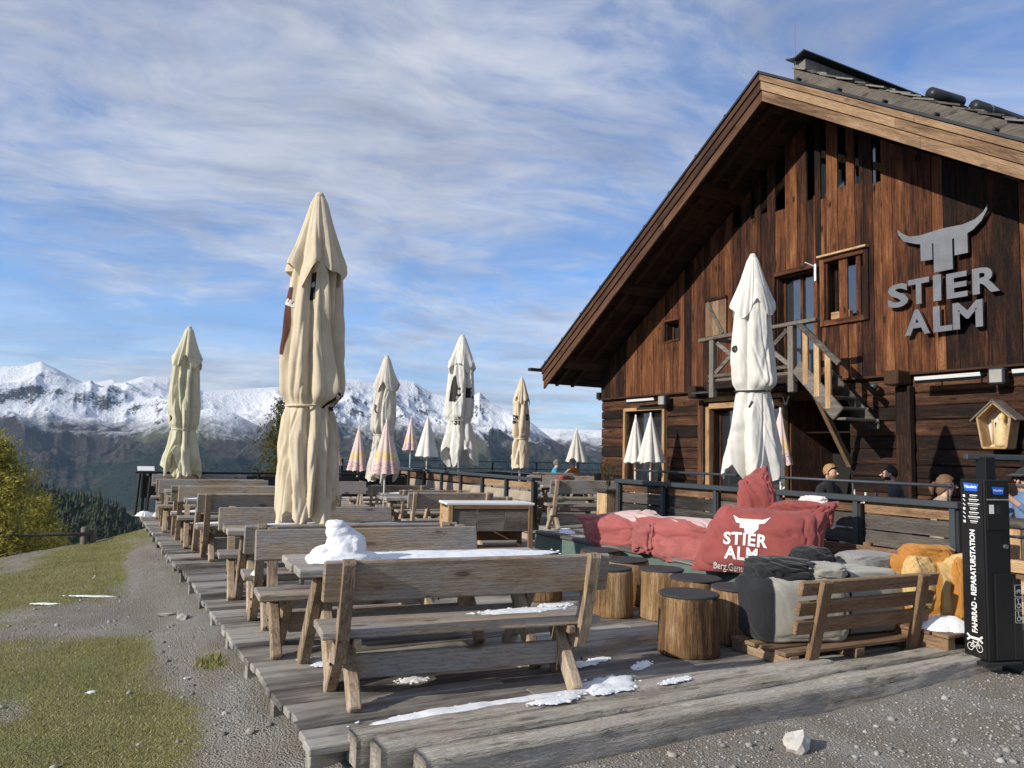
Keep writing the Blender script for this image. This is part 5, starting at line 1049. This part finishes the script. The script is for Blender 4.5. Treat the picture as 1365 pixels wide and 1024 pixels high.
# ================================================================== UMBRELLAS
def umbrella(label, x, y, zg, z_hem, z_top, R, mat, seed, belt=.66, tier=.27, hemR=1.05, strapmat='darkmetal', folds=7, tip='whitepole'):
    rn = np.random.default_rng(seed); H = z_top-z_hem; root = thing('closed_umbrella', label, 'umbrella', (x, y, zg), 0, 'big closed parasols'); zt = z_top-zg; zh = z_hem-zg
    pl_ = MB(); pl_.tube([(0, 0, 0), (0, 0, zh+.6*H)], .028, 12); pl_.build('pole', 'pole', root, True); MB().lathe([(.20, 0), (.20, .03), (.06, .05), (.045, .12)], 20).build('base', 'darkmetal', root)
    n = 200; a = np.linspace(0, 2*np.pi, n, endpoint=False)
    ph = rn.uniform(0, 6.28, 12)
    def creases(A, T, k1, sd2, drift=.5):
        r2 = np.random.default_rng(seed*13+sd2); f = 0
        for i in range(k1):
            c = 2*np.pi*(i+r2.uniform(-.32, .32))/k1 + r2.normal(0, drift)*T + .12*np.sin(T*r2.uniform(4, 9)+r2.uniform(0, 6)); wd_ = 2*np.pi/k1*r2.uniform(.12, .28); dp = r2.uniform(.45, 1.25)
            dd = np.abs((A-c+np.pi) % (2*np.pi)-np.pi); f = f - dp*np.exp(-dd/wd_) + .35*dp*np.exp(-((dd-wd_*1.7)/wd_)**2)
        return f - f.mean()
    def tri(x): return np.abs((x % 1.0)-.5)*2
    # lower canopy
    m_ = 120; t = np.linspace(tier-.06, 1, m_); A, T = np.meshgrid(a, t)
    prof = np.interp(t, [0, tier-.06, tier, tier+.1, belt-.12, belt-.03, belt, belt+.03, belt+.12, .9, 1.0], [.2, .62, .80, .90, .98, .90, .76, .80, .93, hemR, hemR*1.04])
    cinch = np.exp(-((t-belt)/.022)**2); amp = (.33+.14*np.clip((t-belt)/.3, 0, 1))*(1-.65*cinch)
    bl = np.exp(-((T-(belt-.055))/.045)**2)*np.clip(np.cos(A-ph[10])*.7+.35*np.cos(3*A+ph[11]), 0, 1)
    below = np.clip((T-belt)/(1-belt), 0, 1); fo = 1.1*creases(A, T, folds+1, 1)*(1-below) + 1.15*creases(A, T, folds, 2, .9)*below + .16*creases(A, T*1.3, folds*2+5, 7, 1.5)
    rad_ = R*prof[:, None]*(1+amp[:, None]*fo) + R*.07*fbm(A*2.2+seed, T*7, 3, seed)*(1-.6*cinch)[:, None] + R*.30*bl
    hemz = (.17*H*tri(A*4/(2*np.pi)+ph[5]/6.28)*(.55+.45*np.cos(A+ph[6])) + .04*H*tri(A*7/(2*np.pi)+ph[4]))*below**1.3
    ox = .06*R*np.sin(T*7+ph[7]); Z = zt-T*H+hemz-.022*H*bl; X = rad_*np.cos(A)+ox; Y = rad_*np.sin(A)
    me = npmesh('canopy', np.stack([X, Y, Z], -1).reshape(-1, 3), grid_faces(m_, n, True), mat); can = link('canopy', me, root)
    # upper tier hanging over it
    m_ = 50; t = np.linspace(0.0, tier, m_); A, T = np.meshgrid(a, t); u = T/tier; prof = np.interp(t/tier, [0, .03, .1, .35, .7, .92, 1], [.03, .20, .30, .50, .78, .95, .98])
    rad_ = R*prof[:, None]*(1+(.06+.26*u**1.3)*(creases(A, T, folds, 3, .2)+.25*creases(A, T, folds*2+3, 8, .5))) + R*.05*fbm(A*2+seed+3, T*9, 3, seed+8)*u
    X = rad_*np.cos(A); Y = rad_*np.sin(A); Z = zt-T*H - .075*H*u**3*(tri(A*4/(2*np.pi)+ph[8])-.5) - .015*H*u**4*np.cos(A*7+ph[9])
    top_o = link('vent_tier', npmesh('vent_tier', np.stack([X, Y, Z], -1).reshape(-1, 3), grid_faces(m_, n, True), mat), root)
    MB().lathe([(R*.16, -.02), (R*.19, .0), (R*.12, .035), (.0, .045)], 16).build('finial', mat, root, True, loc=(0, 0, zt-.012))
    s_ = MB(); zb = zt-belt*H; pts = []
    rb_ = R*.76*(1.03)
    for k in range(49): q = 2*math.pi*k/48; pts.append((rb_*(1.06+.05*math.cos(3*q))*math.cos(q)+.06*R*math.sin(belt*7+ph[7]), rb_*(1.06+.05*math.cos(3*q))*math.sin(q), zb+.012*math.sin(q+1)))
    s_.tube(pts, .011, 6, False); s_.build('strap', strapmat, root, True)
    return root, can, top_o
def toward(x, y, turn=0): 
    a = math.atan2(-x, -y)-turn; n = Vector((math.sin(a), math.cos(a), 0)); return n, Vector((-n.y, n.x, 0))
def umb_print(root, can, txt, size, turn, z, mat='blackprint', sq=1.0, extra=None, lift=.006, rotz=0):
    x, y = root.location.x, root.location.y; n, r_ = toward(x, y, turn); o = n*1.2+Vector((0, 0, z-root.location.z)); up = Vector((0, 0, 1))
    if rotz: r2 = r_*math.cos(rotz)+up*math.sin(rotz); up = -r_*math.sin(rotz)+up*math.cos(rotz); r_ = r2
    return decal(txt, size, can, o, r_, up, mat, root, .008 if extra is None else 0, lift, extra=extra, cuts=2)
U1 = umbrella('biggest cream parasol rising from the second table, tied at the waist', 2.0, 7.98, 0, .74, 4.22, .290, 'canvascream', 4, .64, .25, 0.98, 'canvascream', 8)
umb_print(U1[0], U1[1], 'FO', .21, rad(60), 2.02, rotz=-.12); umb_print(U1[0], U1[1], '', 0, rad(-66), 2.85, 'brownprint', extra=flat([(-.10, -.34), (.02, -.36), (.05, 0), (.035, .34), (-.10, .34)])); umb_print(U1[0], U1[1], 'E', .13, rad(-58), 3.02, 'canvaswhite', lift=.010, rotz=1.2); umb_print(U1[0], U1[1], '', 0, rad(-6), 3.22, 'blackprint', extra=flat([(-.028, -.17), (.018, -.16), (.03, .12), (-.02, .12)])); umb_print(U1[0], U1[1], 's', .08, rad(-6), 3.22, 'canvaswhite', lift=.010)
U2 = umbrella('pale greenish parasol at the far left end of the deck', 1.78, 17.6, .03, .80, 4.05, .300, 'canvaspale', 8, .665, .24, 1.12, 'canvaspale', 7); umb_print(U2[0], U2[1], 'O', .16, rad(-66), 2.1)
U3 = umbrella('white parasol at the railing right of the red bags', 6.86, 6.60, .2, 1.20, 3.98, .245, 'canvaswhite', 15, .585, .25, 1.22, 'darkmetal', 6); umb_print(U3[0], U3[1], 'o', .16, rad(-52), 2.85); umb_print(U3[0], U3[1], 'I', .10, rad(-8), 2.18, rotz=-.5)
U4 = umbrella('off white parasol with black print behind the stone railing', 7.85, 16.9, .2, 1.15, 4.36, .325, 'canvaswhite', 21, .64, .24, 1.15, 'canvaswhite', 6)
umb_print(U4[0], U4[1], 'st', .42, rad(-28), 3.0); umb_print(U4[0], U4[1], '', 0, rad(-36), 3.05, extra=flat([(-.12, -.3), (.1, -.32), (.14, 0), (.06, .32), (-.1, .2)])); umb_print(U4[0], U4[1], 'si', .28, rad(-14), 2.28); umb_print(U4[0], U4[1], 'R', .34, rad(52), 2.95)
U5 = umbrella('grey white parasol behind the two pink umbrellas', 6.5, 18.45, -.18, .72, 3.9, .30, 'canvasgrey', 27, .62, .26, 1.2, 'canvasgrey', 6); umb_print(U5[0], U5[1], 'R', .3, rad(-50), 2.55)
U6 = umbrella('slender cream parasol left of the house eave', 9.0, 15.95, .2, 1.16, 3.33, .195, 'canvascream', 33, .66, .25, 1.0, 'canvascream', 6); umb_print(U6[0], U6[1], 'sti', .22, rad(-60), 2.35, rotz=1.4); umb_print(U6[0], U6[1], 'st', .22, rad(50), 2.4, rotz=1.4)

def small_umbrella(label, x, y, zg, z_hem, z_top, R, mat, seed, printmat=None):
    rn = np.random.default_rng(seed); root = thing('small_umbrella', label, 'umbrella', (x, y, zg), rn.uniform(0, 6), 'small closed umbrellas'); H = z_top-z_hem; n = 72; m_ = 30; a = np.linspace(0, 2*np.pi, n, endpoint=False); t = np.linspace(0, 1, m_); A, T = np.meshgrid(a, t)
    f = np.abs(np.sin(A*4+.5*np.sin(A+seed)))**.8-.55; r_ = R*np.interp(t, [0, .04, .15, .6, 1], [.03, .08, .22, .66, 1.0])[:, None]*(1+(.08+.22*T)*f+.06*np.cos(A*3+seed)); Z = z_top-zg-T*H+.03*H*np.abs(np.sin(A*4))*T**4
    link('canopy', npmesh('canopy', np.stack([r_*np.cos(A), r_*np.sin(A), Z], -1).reshape(-1, 3), grid_faces(m_, n, True), mat), root); MB().tube([(0, 0, 0), (0, 0, z_top-zg+.02)], .019, 8).build('pole', 'whitepole', root, True); MB().lathe([(.18, 0), (.18, .05), (.04, .09)], 16).build('base', 'stonegrey', root)
    return root
def pink(key):
    m, t, b = new_mat(key); tcn = t.new('ShaderNodeTexCoord'); g = t.new('ShaderNodeNewGeometry'); o = tcn.outputs['Generated']; s = t.new('ShaderNodeSeparateXYZ', i={0: o}); z = s.outputs[2]
    n = t.noise(t.mapping(tcn.outputs['Object'], (14, 14, 26)), 1, 3); n2 = t.noise(t.mapping(tcn.outputs['Object'], (30, 30, 60)), 1, 2)
    def band(z0, z1): return t.math('MULTIPLY', t.math('GREATER_THAN', z, z0), t.math('LESS_THAN', z, z1))
    c = t.mix(t.noise(tcn.outputs['Object'], 3), (.58, .43, .40), (.74, .60, .56)); c = t.mix(t.math('MULTIPLY', band(.26, .44), t.math('GREATER_THAN', n, .53)), c, (.72, .48, .03)); c = t.mix(t.math('MULTIPLY', band(.04, .22), t.math('GREATER_THAN', n2, .56)), c, (.33, .10, .13)); t.l.new(c, b.inputs['Base Color']); b.inputs['Roughness'].default_value = .9
pink('pinkprint')
small_umbrella('pale pink umbrella on a thin pole, left of the front pair', 6.35, 20.0, -.18, .97, 2.17, .25, 'pinkprint', 1); small_umbrella('pale pink umbrella on a thin pole, right of the front pair', 5.9, 16.6, -.18, 1.0, 2.23, .27, 'pinkprint', 2); small_umbrella('distant pink umbrella with yellow print over the stone railing', 10.4, 26.6, .2, 1.55, 2.8, .28, 'pinkprint', 3)
small_umbrella('plain white striped umbrella next to the distant pink one', 9.1, 21.9, .2, 1.36, 2.6, .32, 'canvaswhite', 4); small_umbrella('pink umbrella peeping out right of the biggest parasol', 7.3, 25.6, -.6, .98, 2.0, .27, 'pinkprint', 5); small_umbrella('grey white umbrella behind the guest in orange', 13.2, 19.9, .2, 1.32, 2.34, .30, 'canvasgrey', 6)
small_umbrella('left of two white umbrellas before the ground window', 10.2, 13.12, .2, 1.4, 2.41, .23, 'canvaswhite', 7); small_umbrella('right of two white umbrellas before the ground window', 10.1, 12.5, .2, 1.42, 2.43, .26, 'canvaswhite', 8); small_umbrella('pink umbrella half hidden by the big white parasol at the door', 10.1, 9.12, .2, 1.46, 2.40, .19, 'pinkprint', 9)

# ================================================================== PEOPLE
def person(label, loc, deg, cloth, hair, style, lean=0.0, head_turn=0, arms='table', beard=None, extra=None, leg='trousers'):
    root = thing('person', label, 'person', loc, rad(deg), 'guests seated on the terrace')      # faces +Y, seat height .45
    pts = []; ed = []; rd = []
    def nd(p, r_, par=None):
        pts.append(Vector(p)); rd.append(r_); i = len(pts)-1
        if par is not None: ed.append((par, i))
        return i
    L_ = lean; pel = nd((0, 0, .50), (.145, .12)); w1 = nd((0, .02+L_*.2, .66), (.135, .105), pel); ch = nd((0, .03+L_*.65, .86), (.155, .115), w1); sh_ = nd((0, .02+L_, .985), (.11, .085), ch); nk = nd((0, .04+L_*1.1, 1.055), (.055, .055), sh_); hd0 = nd((0, .06+L_*1.2, 1.12), (.066, .075), nk); hd1 = nd((0, .062+L_*1.25, 1.19), (.078, .095), hd0); hd2 = nd((0, .055+L_*1.28, 1.255), (.066, .08), hd1)
    for s in (-1, 1):
        so2 = nd((s*.165, .02+L_, .965), (.068, .068), sh_); el = nd((s*.245, .10+L_*.8, .72), (.05, .05), so2)
        wr_ = nd((s*.14, .34+L_*.6, .77 if arms == 'table' else .95), (.034, .034), el); ha = nd((s*.09, .41+L_*.6, .785 if arms == 'table' else 1.02), (.034, .024), wr_)
        for k in range(4): f1 = nd((s*(.065+.018*k), .46+L_*.6-.006*abs(k-1.5), .79 if arms == 'table' else 1.05), (.010, .010), ha); nd((s*(.06+.016*k), .495+L_*.6, .775 if arms == 'table' else 1.06), (.008, .008), f1)
        th = nd((s*.055, .42+L_*.6, .80 if arms == 'table' else 1.05), (.011, .011), ha)
        hp = nd((s*.09, .04, .47), (.085, .085), pel); kn = nd((s*.12, .44, .47), (.062, .062), hp); an = nd((s*.12, .42, .09), (.042, .042), kn); nd((s*.13, .56, .04), (.04, .03), an)
    me = bpy.data.meshes.new('body'); me.from_pydata(pts, ed, []); o = bpy.data.objects.new('body', me); col.objects.link(o)
    sk = o.modifiers.new('skin', 'SKIN'); sk.use_smooth_shade = True
    for v, r_ in zip(me.skin_vertices[0].data, rd): v.radius = r_
    me.skin_vertices[0].data[0].use_root = True
    ss = o.modifiers.new('sub', 'SUBSURF'); ss.levels = 1; ss.render_levels = 1
    dg = bpy.context.evaluated_depsgraph_get(); m2 = bpy.data.meshes.new_from_object(o.evaluated_get(dg)); bpy.data.objects.remove(o)
    m2.materials.clear()
    for k in (cloth, 'skin', leg): m2.materials.append(M(k))
    for p in m2.polygons:
        c = p.center; hand = c.y > .355+L_*.6 and c.z > .6; p.material_index = 1 if (c.z > 1.068 or hand) else (2 if c.z < .52 else 0); p.use_smooth = True
    R = Matrix.Rotation(rad(head_turn), 3, 'Z'); pv = Vector((0, .05+L_*1.15, 1.08))
    for v in m2.vertices:
        if v.co.z > 1.05 and v.co.y < .34: k = min(1, (v.co.z-1.05)/.05); q = Matrix.Rotation(rad(head_turn)*k, 3, 'Z') @ (v.co-pv) + pv; v.co = q
    link('body', m2, root)
    hc = Vector((0, .06+L_*1.25, 1.195))
    def hp_(v): return R @ (Vector(v)+hc-pv) + pv
    n, mm = 40, 24; u = np.linspace(0, 2*np.pi, n, endpoint=False); fr_ = (np.sin(u)+1)/2; vmin = np.interp(fr_, [0, .35, .6, .8, 1], [-.75 if style != 'long' else -.9, -.45, -.05, .45, .62] if style not in ('cap', 'beanie') else [-.05, .0, .1, .2, .25])
    S_ = np.linspace(0, 1, mm)[:, None]; Vv = vmin[None]+(np.pi/2-vmin[None])*S_; U = np.broadcast_to(u[None], Vv.shape); nz_ = 1+.09*fbm(U*4+1, Vv*5, 4, len(label))+.05*ridged(U*9, Vv*3, 2, len(label))*(S_ < .99)
    hx_, hy_, hz_ = (.084, .100, .100)
    X = np.cos(Vv)*np.cos(U)*hx_*nz_; Y = np.cos(Vv)*np.sin(U)*hy_*nz_-.012; Z = np.sin(Vv)*hz_*nz_+.020
    if style == 'long': back = np.clip(-np.sin(U), 0, 1)*(Vv < -.35); Z = Z - back*.06
    P3 = [tuple(hp_(q)) for q in np.stack([X, Y, Z], -1).reshape(-1, 3)]
    link('hair' if style not in ('cap', 'beanie') else style, npmesh('hair', P3, grid_faces(mm, n, True), hair), root)
    fx = MB(); fx.tube([hp_((0, .085, .0)), hp_((0, .112, -.022)), hp_((0, .09, -.032))], [.010, .016, .010], 8); fx.build('nose', 'skin', root, True)
    for s in (-1, 1): MB().tube([hp_((s*.078, -.002, .012)), hp_((s*.092, -.008, -.005)), hp_((s*.078, .0, -.03))], [.010, .017, .009], 8).build('ear', 'skin', root, True); e = MB(); e.lathe([(.0, -.008), (.010, -.003), (.010, .004), (.0, .008)], 8); e.build('eye', 'hairdark', root, True, loc=hp_((s*.030, .082, .008)))
    mo = MB(); mo.bar(hp_((-.022, .084, -.058)), hp_((.022, .084, -.058)), .012, .007); mo.build('mouth', 'redlight', root)
    if beard: 
        v = np.linspace(-1.35, -.25, 10); U, Vv = np.meshgrid(np.linspace(-.1, np.pi+.1, 20), v); X = np.cos(Vv)*np.cos(U)*.082; Y = np.cos(Vv)*np.sin(U)*.098-.004; Z = np.sin(Vv)*.088-.022
        link('beard', npmesh('beard', [tuple(hp_(q)) for q in np.stack([X, Y, Z], -1).reshape(-1, 3)], grid_faces(10, 20), beard), root)
    if style == 'cap': MB().box((0, 0, 0), (.15, .11, .012), (rad(-8), 0, rad(head_turn)), .005).build('cap_peak', hair, root, loc=hp_((0, .125, .045)))
    if extra == 'glasses': MB().bar(hp_((-.075, .092, .012)), hp_((.075, .092, .012)), .012, .03).build('glasses', 'black', root)
    if extra == 'tail': MB().tube([hp_((0, -.115, .02)), hp_((0, -.16, -.03)), hp_((0, -.15, -.11))], [.03, .032, .012], 10).build('hair_tail', hair, root, True)
    return root
person('blond bearded guest in a black zip jacket beneath the stair strut', (9.25, 7.58, .2), 178, 'jacketblack', 'hairblond', 'short', .06, 8, beard='hairblond')
person('dark haired guest in a charcoal jacket bent over the table', (9.95, 6.80, .2), 32, 'jacketgrey', 'hairdark', 'short', .11, 10, beard='hairdark')
person('guest with brown tied hair and beige sweater beside the station', (8.42, 5.38, .12), -128, 'sweaterbeige', 'hairbrown', 'long', .04, 0, extra='tail')
person('guest in dark cap, glasses and blue shirt at the right edge', (8.55, 4.42, .22), 78, 'shirtblue', 'capdark', 'cap', .05, 10, arms='up', extra='glasses', beard='hairgrey')
person('distant guest in turquoise jacket left at the far table', (11.45, 18.45, .10), -122, 'jacketblue', 'hairgrey', 'short', .06, 0, arms='up'); person('distant guest in orange jacket and grey beanie at the far table', (11.35, 17.05, .14), 13, 'jacketorange', 'beanie', 'beanie', .10, 0)
for (x, y, h, m_, lb) in ((9.35, 7.15, .20, 'pole', 'slim clear bottle nearest the blond guest'), (9.45, 7.05, .16, 'lampstrip', 'short white shaker beside the slim bottle'), (9.5, 6.93, .22, 'darkmetal', 'dark bottle at the right of the small table')):
    b = MB(); b.lathe([(.028, 0), (.03, .01), (.03, h*.55), (.012, h*.75), (.012, h)], 12); o = b.build('bottle', m_, None, True, loc=(x, y, .975)); tag(o, lb, 'bottle', 'table ware')
bx = thing('coloured_bag', 'small red and green bag on the bench below the curved post', 'bag', (8.35, 13.05, .98), .3); blob('bag_body', 'red', bx, (.28, .2, .18), 61, fold=.12); blob('bag_side', 'greenpaint', bx, (.16, .2, .16), 62, loc=(.2, 0, 0), fold=.12)

# ================================================================== SNOW, STONES
def snow(label, x, y, z, rx, ry, h, seed, rz=0, edge=.35, name='snow_patch'):
    n, m_ = 64, 22; a = np.linspace(0, 2*np.pi, n, endpoint=False); t = np.linspace(0, 1, m_); A, T = np.meshgrid(a, t); ca, sa = np.cos(A), np.sin(A)
    out = 1+edge*fbm(ca*1.7+seed, sa*1.7, 4, seed)+edge*.8*fbm(ca*5+seed, sa*5, 4, seed+2); X = T*out*ca*rx; Y = T*out*sa*ry
    Z = h*(1-T**2.6)*(.75+.55*fbm(X*5+seed, Y*5, 4, seed+9))+.003*(T < 1); Z = np.maximum(Z, .0015)*(T < .999) 
    P0 = np.stack([X, Y, Z], -1).reshape(-1, 3); F0_ = grid_faces(m_, n, True); rn = np.random.default_rng(seed); Ps, Fs = [P0], [F0_]; base_ = len(P0)
    ico8 = np.array([(1, 0, 0), (.7, .7, 0), (0, 1, 0), (-.7, .7, 0), (-1, 0, 0), (-.7, -.7, 0), (0, -1, 0), (.7, -.7, 0), (.4, .4, .8), (-.4, .4, .8), (-.4, -.4, .8), (.4, -.4, .8)]); f8 = np.array([(0, 1, 2, 8), (2, 3, 4, 9), (4, 5, 6, 10), (6, 7, 0, 11), (0, 8, 11, 11), (2, 9, 8, 8), (4, 10, 9, 9), (6, 11, 10, 10), (8, 9, 10, 11)])
    for _ in range(26 if rx > .07 else 4):            # crumbs round the melting edge
        aa = rn.uniform(0, 6.283); rr2 = rn.uniform(.85, 1.25); s_ = rn.uniform(.004, .016)*min(1, rx*6+.3); c_ = np.array([math.cos(aa)*rx*rr2, math.sin(aa)*ry*rr2, 0]); Ps.append(ico8*s_*rn.uniform(.6, 1.4, (12, 1))*np.array([1.3, 1, .6])+c_); Fs.append(f8[:, [0, 1, 2, 3]]+base_); base_ += 12
    Fq = np.concatenate(Fs); me = bpy.data.meshes.new(name); me.from_pydata(np.concatenate(Ps).tolist(), [], [tuple(dict.fromkeys(q)) for q in Fq.tolist()]); me.materials.append(M('snow')); me.update(); [setattr(p, 'use_smooth', True) for p in me.polygons]; o = link(name, me, None, (x, y, z), rz); return tag(o, label, 'snow', 'snow remnants')
snow('long sheet of half melted snow on the nearest table top', 2.42, 5.45, .774, .90, .28, .026, 1, rad(-6), .36); snow('thin snow on the middle of the nearest table top', 2.0, 5.45, .774, .42, .24, .012, 2, rad(-6), .3)
def snowman():
    r = thing('snow_heap', 'lumpy white heap of snow like a small snowman on the nearest table', 'snow heap', (1.62, 5.42, .772)); bs = ((0, 0, .015, .25, .2, .07, 1), (.03, 0, .10, .150, .14, .115, 2), (.05, .01, .155, .09, .10, .07, 3), (-.01, 0, .20, .10, .085, .06, 8), (-.035, 0, .245, .07, .065, .045, 4), (-.075, 0, .255, .04, .04, .035, 7), (.15, .0, .015, .15, .12, .05, 5), (-.09, .01, .05, .12, .11, .07, 6))
    bm = bmesh.new()
    for (x, y, z, a, b, c, sd_) in bs:
        g = bmesh.ops.create_icosphere(bm, subdivisions=4, radius=1)
        for v in g['verts']:
            p = v.co.copy(); k = 1+.16*float(fbm(p.x*2+sd_, p.y*2+p.z*1.7, 4, sd_))+.05*float(fbm(p.x*7+sd_, p.y*7+p.z*5, 2, sd_)); v.co = Vector((x+p.x*a*k, y+p.y*b*k, max(-.0, z+p.z*c*k)))
    me = bpy.data.meshes.new('snow_lump'); bm.to_mesh(me); bm.free(); o = bpy.data.objects.new('snow_lump', me); col.objects.link(o); rm = o.modifiers.new('r', 'REMESH'); rm.mode = 'VOXEL'; rm.voxel_size = .007; sm_ = o.modifiers.new('s', 'SMOOTH'); sm_.iterations = 5
    dg = bpy.context.evaluated_depsgraph_get(); m2 = bpy.data.meshes.new_from_object(o.evaluated_get(dg)); bpy.data.objects.remove(o); m2.materials.clear(); m2.materials.append(M('snow')); [setattr(p, 'use_smooth', True) for p in m2.polygons]; link('snow_lump', m2, r)
snowman()
for i, (lb, x, y, z, rx, ry, h, rz) in enumerate((
    ('long crust of snow on the deck behind the front timbers', 2.30, 4.32, .003, .78, .11, .045, -2), ('snow wedge right of the nearest bench foot', 3.22, 4.42, .003, .26, .16, .03, 20), ('snow smear on the middle front timber', 2.62, 4.10, .072, .20, .055, .018, 8), ('snow dab on the front timber right of the smear', 3.05, 4.12, .070, .17, .045, .016, 4), ('thin snow on the timbers near the stool', 3.55, 4.12, .069, .13, .035, .012, 10),
    ('round spot of slush under the nearest bench', 2.05, 5.05, .003, .10, .06, .012, 0), ('snow under the nearest table by its left legs', 1.75, 5.75, .003, .28, .16, .03, 0), ('snow strip on the seat of the nearest bench', 2.75, 4.80, .462, .34, .07, .014, -4), ('snow strip further right on the nearest seat', 3.08, 4.88, .462, .12, .05, .012, -4),
    ('flecks of snow on the deck before the front stool', 3.75, 4.72, .003, .13, .05, .010, 30), ('small fleck of snow left of the front stool', 3.55, 4.98, .003, .09, .05, .010, 0), ('scatter of slush near the nearest bench right leg', 3.35, 4.92, .003, .12, .06, .012, 0), ('snow lying on the deck behind the nearest bench', 3.3, 5.45, .003, .30, .12, .012, -10),
    ('snow on the second table under the big parasol', 2.15, 8.05, .774, .5, .16, .02, -6), ('snow band at the right half of the second table', 2.85, 7.9, .774, .30, .12, .022, -6), ('snow ball on the left end of the second seat', 1.38, 6.98, .462, .06, .06, .05, 0), ('snow along the third table of the left row', 1.9, 11.8, .804, .55, .16, .03, -4), ('snow strip on a left row seat past the gap', 1.9, 11.45, .492, .5, .1, .02, -4), ('snow strip on the far left row seat', 1.8, 13.5, .492, .5, .1, .03, -4),
    ('white snow heap at the left foot of the slanted panel', 1.2, 18.35, .033, .17, .14, .10, 0), ('white snow heap at the right foot of the slanted panel', 1.52, 18.2, .033, .15, .12, .14, 0), ('big snow drift on the pallet by the orange bag', 6.40, 4.00, .192, .26, .14, .10, -30), ('snow lying under the crumpled orange bag', 6.62, 4.05, .192, .13, .12, .05, 0), ('snow crumbs on the green seat platform', 5.85, 9.0, .497, .25, .10, .03, 60), ('snow crumb heap on the low deck before the platform', 5.3, 8.6, .033, .16, .08, .05, 0),
    ('snow on the nearest right row table', 6.5, 14.3, .594, .5, .2, .03, -8), ('snow on the middle right row table', 6.5, 16.55, .594, .5, .2, .03, -8), ('snow at the foot of the curved post bench', 7.5, 11.6, .203, .22, .12, .06, 0), ('snow below the upper terrace table', 8.3, 11.7, .203, .3, .1, .06, -15))):
    snow(lb, x, y, z, rx, ry, h, 20+i, rad(rz))
for i, (lb, x, y, rx, ry) in enumerate((('thin white snow streak on the meadow left of the path', .20, 10.75, .30, .035), ('second snow streak closer to the left edge', -.25, 10.55, .20, .03), ('tiny snow fleck near the grass patch', .15, 6.5, .03, .03))): snow(lb, x, y, float(gz(x, y))+.004, rx, ry, .015, 70+i, rad(-27))
def rock(label, x, y, s, seed, col_=(.5, .48, .45), sq=(1, .8, .6), dz=.2):
    bm = bmesh.new(); bmesh.ops.create_icosphere(bm, subdivisions=2, radius=1)
    for v in bm.verts: p = v.co.copy(); k = 1+.75*float(fbm(p.x*1.1+seed, p.y*1.1+p.z*.9, 3, seed)); q = Vector((p.x*k, p.y*k, p.z*k)); v.co = Vector((math.copysign(abs(q.x)**.85, q.x)*s*sq[0], q.y*s*sq[1], q.z*s*sq[2]))
    me = bpy.data.meshes.new('rock'); bm.to_mesh(me); bm.free(); me.materials.append(M('palerock' if seed == 1 else 'stonegrey')); o = link('rock', me, None, (x, y, float(gz(x, y))+s*dz), seed); return tag(o, label, 'rock', 'stones on the gravel')
plain('palerock', (.52, .49, .45), .85, 0, .25, 9, .6)
rock('pale angular stone on the gravel in front of the timbers', 3.72, 3.26, .105, 1, sq=(1, .7, .62), dz=.25); rock('dark stone by the deck edge below the second bench', .98, 8.6, .07, 2); rock('small dark stone in the gravel by the nearest deck corner', 1.0, 5.05, .035, 3); rock('flat pale stone on the gravel below the front timber', 2.42, 3.45, .05, 4, sq=(1.3, .8, .35)); rock('pale pebble right below the front timber', 3.0, 3.5, .028, 5); rock('grey stone at the foot of the left gravel path', .85, 8.95, .06, 6, sq=(1.4, .8, .4))
tg = thing('cigarette_paper', 'scrap of white paper lying by the grass tuft', 'paper', (.80, 6.52, float(gz(.80, 6.52))+.012), .6); MB().box((0, 0, 0), (.065, .022, .008), (0, .1, 0), .003).build('sheet', 'white', tg)
